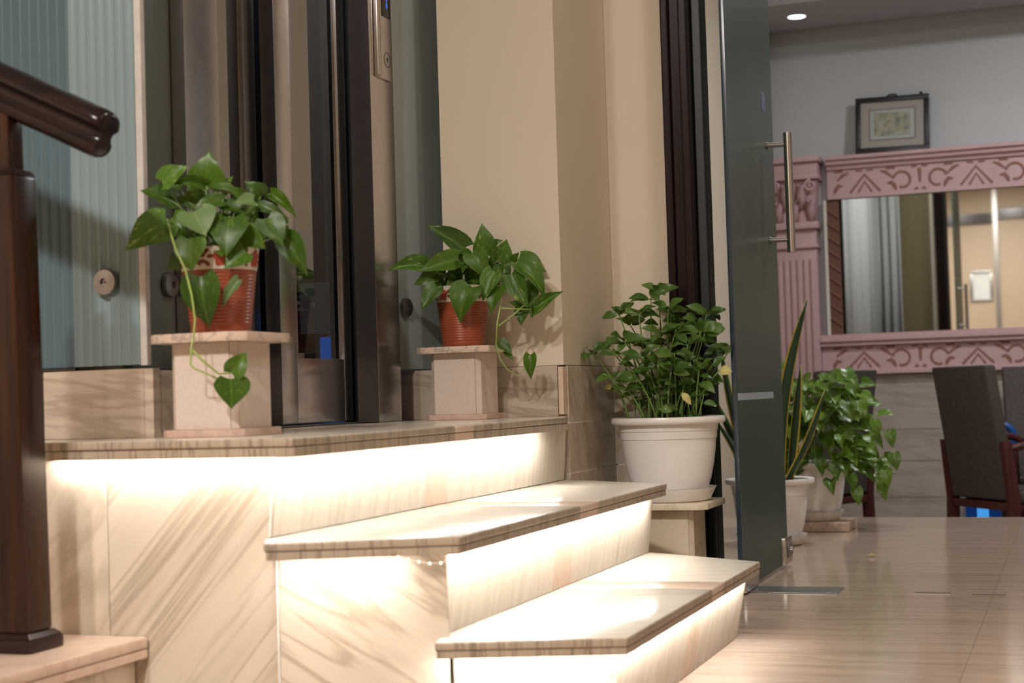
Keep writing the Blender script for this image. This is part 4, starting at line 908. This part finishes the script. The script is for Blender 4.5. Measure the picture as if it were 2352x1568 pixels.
# ================================================================ dining room
# carved pink overmantel friezes round the long mirror
def motif_chain(parent, x0, x1, zb, h, period, phase):
    """carved grooves of one frieze: chevrons, scrolls, leaf flourishes and a little upright between scrolls"""
    yv = FY+0.0095; Y0 = yv-0.003
    def ribbon(pts, w):
        mb = MB(); L = []; 
        for i, (x, z) in enumerate(pts):
            a = pts[max(0,i-1)]; b = pts[min(len(pts)-1,i+1)]; d = Vector((b[0]-a[0], b[1]-a[1])).normalized(); n = Vector((-d.y, d.x))
            ww = w if not callable(w) else w(i/(len(pts)-1))
            L.append(((x+n.x*ww, z+n.y*ww), (x-n.x*ww, z-n.y*ww)))
        vs = []
        for (a, b) in L: vs += [(a[0],Y0,a[1]),(b[0],Y0,b[1]),(b[0],yv+0.002,b[1]),(a[0],yv+0.002,a[1])]
        n = len(L); fs = []
        for k in range(n-1):
            for i in range(4): fs.append((k*4+i, k*4+(i+1)%4, (k+1)*4+(i+1)%4, (k+1)*4+i))
        fs += [(3,2,1,0), tuple((n-1)*4+i for i in range(4))]
        return mb.add(vs, fs)
    def arc(cx, cz, r, a0, a1, n=16, k=1.0): return [(cx+r*(1-(1-k)*i/n)*math.cos(R(a0+(a1-a0)*i/n)), cz+r*(1-(1-k)*i/n)*math.sin(R(a0+(a1-a0)*i/n))) for i in range(n+1)]
    g = M['pink_groove']; zc_ = zb+h*0.5
    def put(nm, mb): obj(nm, mb, g, parent)
    c = phase-period*2
    while c < x1+period:
        def ok(a, b): return c+a > x0+0.004 and c+b < x1-0.004
        if ok(-0.085, 0.085):
            put('chevron_groove', ribbon([(c-0.078,zb+0.022),(c,zb+h-0.035),(c+0.078,zb+0.022)], 0.006))
            put('chevron_groove', ribbon([(c-0.036,zb+0.020),(c,zb+h*0.52),(c+0.036,zb+0.020)], 0.005))
            put('upper_groove', ribbon([(c-0.045,zb+h-0.012),(c-0.012,zb+h-0.015)], 0.004)); put('upper_groove', ribbon([(c+0.012,zb+h-0.015),(c+0.045,zb+h-0.012)], 0.004))
        for s in (-1, 1):
            sx = c+s*0.192
            if sx-0.06 > x0 and sx+0.06 < x1:
                pts = arc(0, 0, 0.047, 165, -110, 18, 0.80)
                put('scroll_groove', ribbon([(sx+s*p[0]*1.0, zc_-0.004+p[1]) for p in pts], 0.0062))
            fx = c+s*0.108
            if fx-0.04 > x0 and fx+0.04 < x1:
                put('leaf_groove', ribbon([(fx-s*0.025,zb+h*0.86),(fx+s*0.005,zb+h*0.78),(fx+s*0.036,zb+h*0.60)], lambda t: 0.009*math.sin(math.pi*(0.12+0.76*t))))
                put('leaf_groove', ribbon([(fx+s*0.008,zb+h*0.40),(fx+s*0.030,zb+h*0.42),(fx+s*0.046,zb+h*0.28),(fx+s*0.052,zb+h*0.14)], lambda t: 0.011*math.sin(math.pi*(0.1+0.8*t))))
                put('leaf_groove', ribbon([(fx+s*0.005,zb+h-0.010),(fx+s*0.05,zb+h-0.012)], 0.006))
        mx = c+period/2
        if mx-0.02 > x0 and mx+0.02 < x1:
            put('upright_groove', ribbon([(mx,zb+h*0.86),(mx,zb+h*0.60),(mx,zb+h*0.36)], lambda t: 0.010*(1-0.45*t)))
            for s in (-1,1):
                put('bud_groove', ribbon([(mx+s*0.008,zb+h*0.13),(mx+s*0.020,zb+h*0.17),(mx+s*0.028,zb+h*0.10)], lambda t: 0.007*math.sin(math.pi*(0.15+0.7*t))))
                put('upper_groove', ribbon([(mx+s*0.012,zb+h-0.010),(mx+s*0.040,zb+h-0.013)], 0.005))
        c += period
XR = 1.6
uf = thing('carved_frieze', 'pink carved plaster frieze with scrolls and chevrons above the long mirror', 'frieze', (0,0,0), 'carved pink friezes')
obj('board', MB().box(-1.205, XR, FY+0.0095, FY+0.055, 1.516, 1.672), M['pink'], uf)
obj('cornice', MB().add([(-1.205,FY+0.058,1.672),(-1.205,FY-0.005,1.672),(-1.205,FY-0.010,1.690),(-1.205,FY-0.030,1.696),(-1.205,FY-0.032,1.712),(-1.205,FY-0.050,1.720),(-1.205,FY-0.050,1.738),(-1.205,FY+0.058,1.738)]+[(XR,y,z) for y,z in ((FY+0.058,1.672),(FY-0.005,1.672),(FY-0.010,1.690),(FY-0.030,1.696),(FY-0.032,1.712),(FY-0.050,1.720),(FY-0.050,1.738),(FY+0.058,1.738))], [tuple(range(8)), tuple(range(15,7,-1))]+[(i,8+i,8+(i+1)%8,(i+1)%8) for i in range(8)]), M['pink'], uf)
obj('lower_bead', MB().box(-1.205, XR, FY+0.002, FY+0.0093, 1.516, 1.524), M['pink'], uf)
motif_chain(uf, -1.205, XR, 1.522, 0.150, 0.565, -1.008)
lf = thing('carved_frieze', 'pink carved plaster frieze with scrolls and chevrons below the long mirror', 'frieze', (0,0,0), 'carved pink friezes')
obj('board', MB().box(-1.266, XR, FY+0.0095, FY+0.055, 0.596, 0.735), M['pink'], lf)
obj('ledge', MB().box(-1.266, XR, FY-0.020, FY+0.055, 0.7352, 0.758).box(-1.266, XR, FY-0.035, FY+0.055, 0.7582, 0.775).box(-1.266, XR, FY-0.018, FY+0.055, 0.7752, 0.795), M['pink'], lf)
obj('lower_bead', MB().box(-1.266, XR, FY-0.010, FY+0.055, 0.5825, 0.5955), M['pink'], lf)
motif_chain(lf, -1.266, XR, 0.598, 0.135, 0.575, -1.045)
mr = thing('wall_mirror', 'long wall mirror between the two pink friezes', 'mirror', (0,0,0))
obj('mirror_glass', MB().box(-1.150, XR, FY+0.028, FY+0.034, 0.7955, 1.5155), M['mirror'], mr)
obj('mirror_edge', MB().box(-1.231, -1.215, FY+0.012, FY+0.034, 0.7955, 1.5155), M['grout'], mr)
cs_ = obj('reflection_strip', MB().box(-1.2145, -1.1505, FY+0.022, FY+0.034, 0.7955, 1.5155), M['brown_strip'], mr)  # moulding's reflection modelled as a coloured strip with twist bands
for k in range(9):
    z = 0.85+k*0.072; obj('reflected_twist', MB().add([(-1.212,FY+0.0218,z+0.045),(-1.212,FY+0.0218,z+0.030),(-1.153,FY+0.0218,z-0.015),(-1.153,FY+0.0218,z),(-1.212,FY+0.012,z+0.040),(-1.212,FY+0.012,z+0.034),(-1.153,FY+0.012,z-0.011),(-1.153,FY+0.012,z-0.004)],[(0,1,2,3),(4,7,6,5),(0,3,7,4),(1,5,6,2),(0,4,5,1),(3,2,6,7)]), plain('brown_twist_reflection', (0.24,0.11,0.07), 0.5), cs_)
pi = thing('pilaster', 'pink fluted pilaster with a leafy capital left of the mirror', 'pilaster', (-1.375,FY,-0.43))
def pb(nm, x0, x1, y0, y1, z0, z1, m='pink', par=None, bevel=0.002): return obj(nm, MB().box(x0+1.375, x1+1.375, y0, y1, z0+0.43, z1+0.43), M[m], par or pi, smooth=True, bevel=bevel)
pb('shaft', -1.480, -1.268, -0.030, 0.055, -0.43, 1.385)
for k in range(6):
    x = -1.478+k*0.0345; pb('flute_rib', x+0.004, x+0.028, -0.042, -0.0305, 0.45, 1.205)
pb('neck_ring', -1.490, -1.258, -0.050, 0.055, 1.262, 1.280); pb('neck_ring', -1.497, -1.251, -0.062, 0.055, 1.365, 1.400)
cap = bpy.data.objects.new('capital', None); C.objects.link(cap); cap.parent = pi
obj('bell', MB().hexa([(-0.105,-0.035,1.832),(0.105,-0.035,1.832),(0.105,0.055,1.832),(-0.105,0.055,1.832)],[(-0.125,-0.075,2.05),(0.125,-0.075,2.05),(0.125,0.055,2.05),(-0.125,0.055,2.05)]), M['pink'], cap)
obj('abacus', MB().box(-0.140,0.140,-0.105,0.055,2.052,2.080).box(-0.150,0.150,-0.120,0.055,2.142,2.170).box(-0.135,0.135,-0.095,0.055,2.0805,2.1415), M['pink'], cap, bevel=0.003, smooth=True)
for x in (-0.085, 0.0, 0.085):
    for q, (zz, hh) in enumerate(((1.835,0.10),(1.90,0.12))):
        xo = x + (0.042 if q else 0)
        if xo > 0.11: continue
        pts = [(xo, -0.045-0.02*q, zz), (xo, -0.060-0.03*q, zz+hh*0.5), (xo, -0.080-0.03*q, zz+hh*0.85), (xo, -0.105-0.03*q, zz+hh), (xo, -0.115-0.03*q, zz+hh*0.9)]
        mb = MB(); ws = (0.022,0.030,0.026,0.018,0.008); vs = []
        for p, w_ in zip(pts, ws): vs += [(p[0]-w_,p[1]+0.010,p[2]),(p[0],p[1]-0.006,p[2]),(p[0]+w_,p[1]+0.010,p[2]),(p[0],p[1]+0.020,p[2])]
        mb.add(vs, [(k*4+i,k*4+(i+1)%4,(k+1)*4+(i+1)%4,(k+1)*4+i) for k in range(4) for i in range(4)]+[(0,1,2,3),(19,18,17,16)]); obj('acanthus_leaf', mb, M['pink'], cap, smooth='all')
for s in (-1, 1):
    sp_ = []
    for k in range(15):
        a = R(90-s*0+k*32); r = 0.030-0.0016*k; sp_.append((s*(0.098-r*math.sin(a)*1.0), -0.100, 2.018+r*math.cos(a)))
    obj('volute', MB().tube(sp_, 0.0085, 7, 0.006), M['pink'], cap, smooth='all')
    obj('stalk', MB().tube([(s*0.02,-0.085,1.93),(s*0.045,-0.098,1.99),(s*0.075,-0.103,2.035),(s*0.098,-0.104,2.05)], 0.008, 7), M['pink'], cap, smooth='all')
# leaning picture on the frieze
pc = thing('framed_picture', 'small black framed landscape print standing tilted on the pink frieze', 'picture', (-0.855,FY-0.030,1.7385))
pc.rotation_euler = (R(-6), R(1.0), 0)
def frame_bars(t, wd, ht, b, y0, y1, m):
    for nm, x0, x1, za, zb_ in (('frame_bar',-wd/2,wd/2,0,b),('frame_bar',-wd/2,wd/2,ht-b,ht),('frame_bar',-wd/2,-wd/2+b,b+0.0003,ht-b-0.0003),('frame_bar',wd/2-b,wd/2,b+0.0003,ht-b-0.0003)):
        obj(nm, MB().box(x0, x1, y0, y1, za, zb_), M[m], t, smooth=True, bevel=0.002)
frame_bars(pc, 0.378, 0.298, 0.026, -0.012, 0.010, 'blackframe')
obj('mount', MB().box(-0.1625,0.1625,-0.002,0.004,0.0265,0.2715), M['mat'], pc)
obj('mount_line', MB().box(-0.120,0.120,-0.0032,-0.0022,0.064,0.234), M['mat_line'], pc)
m, nt, b = base('watercolour_print'); setp(b, Roughness=0.7)
tc = N(nt,'ShaderNodeTexCoord'); nz = N(nt,'ShaderNodeTexNoise'); nz.inputs['Scale'].default_value = 26; nz.inputs['Detail'].default_value = 5; nt.links.new(tc.outputs['Object'], nz.inputs['Vector'])
r_ = ramp(nt, [(0.34,(0.13,0.16,0.13)),(0.46,(0.26,0.28,0.22)),(0.56,(0.36,0.33,0.22)),(0.68,(0.38,0.41,0.41))]); nt.links.new(nz.outputs['Fac'], r_.inputs[0]); nt.links.new(r_.outputs[0], b.inputs['Base Color'])
obj('paper', MB().box(-0.113,0.113,-0.0042,-0.0033,0.071,0.227), M['paper'], pc)
obj('print', MB().box(-0.092,0.092,-0.0052,-0.0043,0.088,0.212), m, pc)
obj('hanger', MB().tube([(-0.028,0.004,0.299),(-0.014,0.004,0.309),(0.014,0.004,0.309),(0.028,0.004,0.299)],0.005,6), M['blackframe'], pc)
tag(obj('wall_hook', MB().cyl((0,0,0),(0,-0.03,0),0.008,10).cyl((0,-0.03,-0.012),(0,-0.03,0.006),0.005,8), M['ink'], loc=(-0.705,FY+0.059,2.047)), 'tiny dark hook on the grey wall above the framed print', 'hook')
dl = thing('downlight', 'round recessed downlight glowing in the grey soffit', 'ceiling light', (-1.285,7.91,2.4438))
obj('rim', MB().lathe([(0.044,-0.001),(0.050,-0.004),(0.056,-0.001)], 32, cap0=False, cap1=False), M['ceil'], dl, smooth=True)
obj('lens', MB().lathe([(0.0435,-0.0008),(0.0435,-0.003)], 32), M['downlight'], dl)
# curtain on the left dining wall (seen in the mirror)
mb = MB(); n = 60; vs = []
for k in range(n+1):
    y = 4.16+1.55*k/n; x = -1.46+0.030*math.sin(k*1.15)+0.012*math.sin(k*2.7)
    vs += [(x,y,0.02),(x,y,2.55)]
vs = [(-1.46+0.21*k/14, 4.175+0.022*math.sin(k*1.5), z) for k in range(14,0,-1) for z in (0.02, 2.55)] + [(v[0], v[1]+0.05, v[2]) for v in vs]
n = len(vs)//2-1
mb.add(vs, [(2*k,2*k+2,2*k+3,2*k+1) for k in range(n)])
cu = obj('curtain', mb, M['curtain'], smooth='all'); md = cu.modifiers.new('solid','SOLIDIFY'); md.thickness = 0.004
tag(cu, 'pale pleated curtain reflected at the left of the long mirror', 'curtain')

# chairs and table
def chair(label, loc, rz, fab, arms=True):
    """high-backed dining chair facing +X, origin on the floor below the seat"""
    t = thing('dining_chair', label, 'chair', loc, 'high-backed dining chairs', rz)
    w_ = 0.225
    for sx, sy in ((0.22,1),(0.22,-1)):
        obj('leg', MB().hexa([(sx-0.02,sy*(w_-0.02)-0.02,0.0005),(sx+0.02,sy*(w_-0.02)-0.02,0.0005),(sx+0.02,sy*(w_-0.02)+0.02,0.0005),(sx-0.02,sy*(w_-0.02)+0.02,0.0005)],[(sx-0.024,sy*(w_-0.02)-0.024,0.40),(sx+0.024,sy*(w_-0.02)-0.024,0.40),(sx+0.024,sy*(w_-0.02)+0.024,0.40),(sx-0.024,sy*(w_-0.02)+0.024,0.40)]), M['chairwood'], t, smooth=True, bevel=0.003)
    for sy in (1,-1):
        y0, y1 = sy*(w_+0.002)-0.018, sy*(w_+0.002)+0.018
        rear = [(-0.29,0.0005,0.02),(-0.225,0.20,0.022),(-0.215,0.44,0.024),(-0.245,0.70,0.018)]
        obj('leg', MB().loft([[(x-h,y0,z),(x+h,y0,z),(x+h,y1,z),(x-h,y1,z)] for x,z,h in rear]), M['chairwood'], t, smooth=True, bevel=0.002)
        if arms:
            obj('arm', MB().tube([(-0.235,sy*w_,0.665),(-0.08,sy*w_,0.69),(0.10,sy*w_,0.70),(0.20,sy*w_,0.66),(0.215,sy*w_,0.45)], 0.017, 8), M['chairwood'], t, smooth='all')
    obj('seat_rail', MB().box(-0.195,0.195,-0.205,0.205,0.398,0.425).box(-0.235,-0.195,-0.203,0.203,0.402,0.437), M['chairwood'], t, smooth=True, bevel=0.003)
    obj('seat', MB().box(-0.175,0.235,-0.203,0.203,0.4255,0.485), M[fab], t, smooth=True, bevel=0.02, seg=3)
    obj('backrest', MB().loft([[(x-0.030,-0.203,z),(x+0.030,-0.203,z),(x+0.030,0.203,z),(x-0.030,0.203,z)] for x, z in ((-0.205,0.445),(-0.225,0.60),(-0.255,0.80),(-0.290,1.025))]), M[fab], t, smooth=True, bevel=0.012, seg=3)
    return t
chair('dark brown high-backed armchair with red-brown legs at right, nearest of the dining chairs', (-0.235,7.13,-0.43), R(37), 'fabric')
chair('grey-brown high-backed chair across the table behind the nearest chair', (-0.10,7.83,-0.43), R(-80), 'fabric_g')
chair('dark dining chair mostly hidden behind the bushy pothos', (-1.256,7.35,-0.43), R(150), 'fabric', arms=False)
tb = thing('dining_table', 'black dining table seen behind the nearest dining chair', 'table', (0.52,7.36,-0.43))
obj('table_top', MB().box(-0.72,0.75,-0.20,0.20,0.775,0.83), M['tabletop'], tb, smooth=True, bevel=0.004)
for x in (-0.20,0.68):
    for y in (-0.15,0.15): obj('leg', MB().box(x-0.03,x+0.03,y-0.03,y+0.03,0.0005,0.7745), M['tabletop'], tb)
mb = MB().tube([(0.060*math.cos(R(a)),0.0,0.060*math.sin(R(a))) for a in range(-75,111,15)], 0.017, 10)
bh = thing('ring_stand', 'curved blue ring on a dark stand beside the nearest dining chair back', 'stand', (-0.345,7.50,-0.43))
obj('ring', mb, M['bluep'], bh, smooth='all', loc=(0,0,0.692))
obj('pole', MB().cyl((0,0,0.012),(0,0,0.632),0.008,10), M['tabletop'], bh, smooth=True)
obj('foot', MB().lathe([(0.055,0.0005),(0.055,0.006),(0.012,0.0118)], 24), M['tabletop'], bh, smooth=True)
bl_ = thing('blue_light_box', 'glowing blue light low on the floor seen between the chair legs', 'light', (-0.455,8.10,-0.43))
obj('case', MB().box(-0.10,0.095,0.0,0.08,0.0005,0.40), M['bluedim'], bl_, bevel=0.004)
obj('lit_front', MB().box(-0.045,0.012,-0.004,-0.0005,0.02,0.395), M['blueglow'], bl_)
# things behind the camera that the mirror shows
nt_ = thing('framed_notice', 'small grey framed notice on the cream lobby wall reflected in the mirror', 'picture', (-1.02,-2.598,1.47))
frame_bars(nt_, 0.26, 0.37, 0.032, 0.0, 0.015, 'nickel_d'); obj('notice_paper', MB().box(-0.0975,0.0975,0.001,0.006,0.0325,0.3375), M['paper'], nt_)
struct('trim_3', MB().box(-0.86,-0.81,-2.598,-2.57,0,2.9), M['nickel_d'])
struct('trim_4', MB().box(-1.6,-0.865,-2.598,-2.56,2.40,2.52).box(-0.805,0.8,-2.598,-2.56,2.44,2.56), M['framewood'])
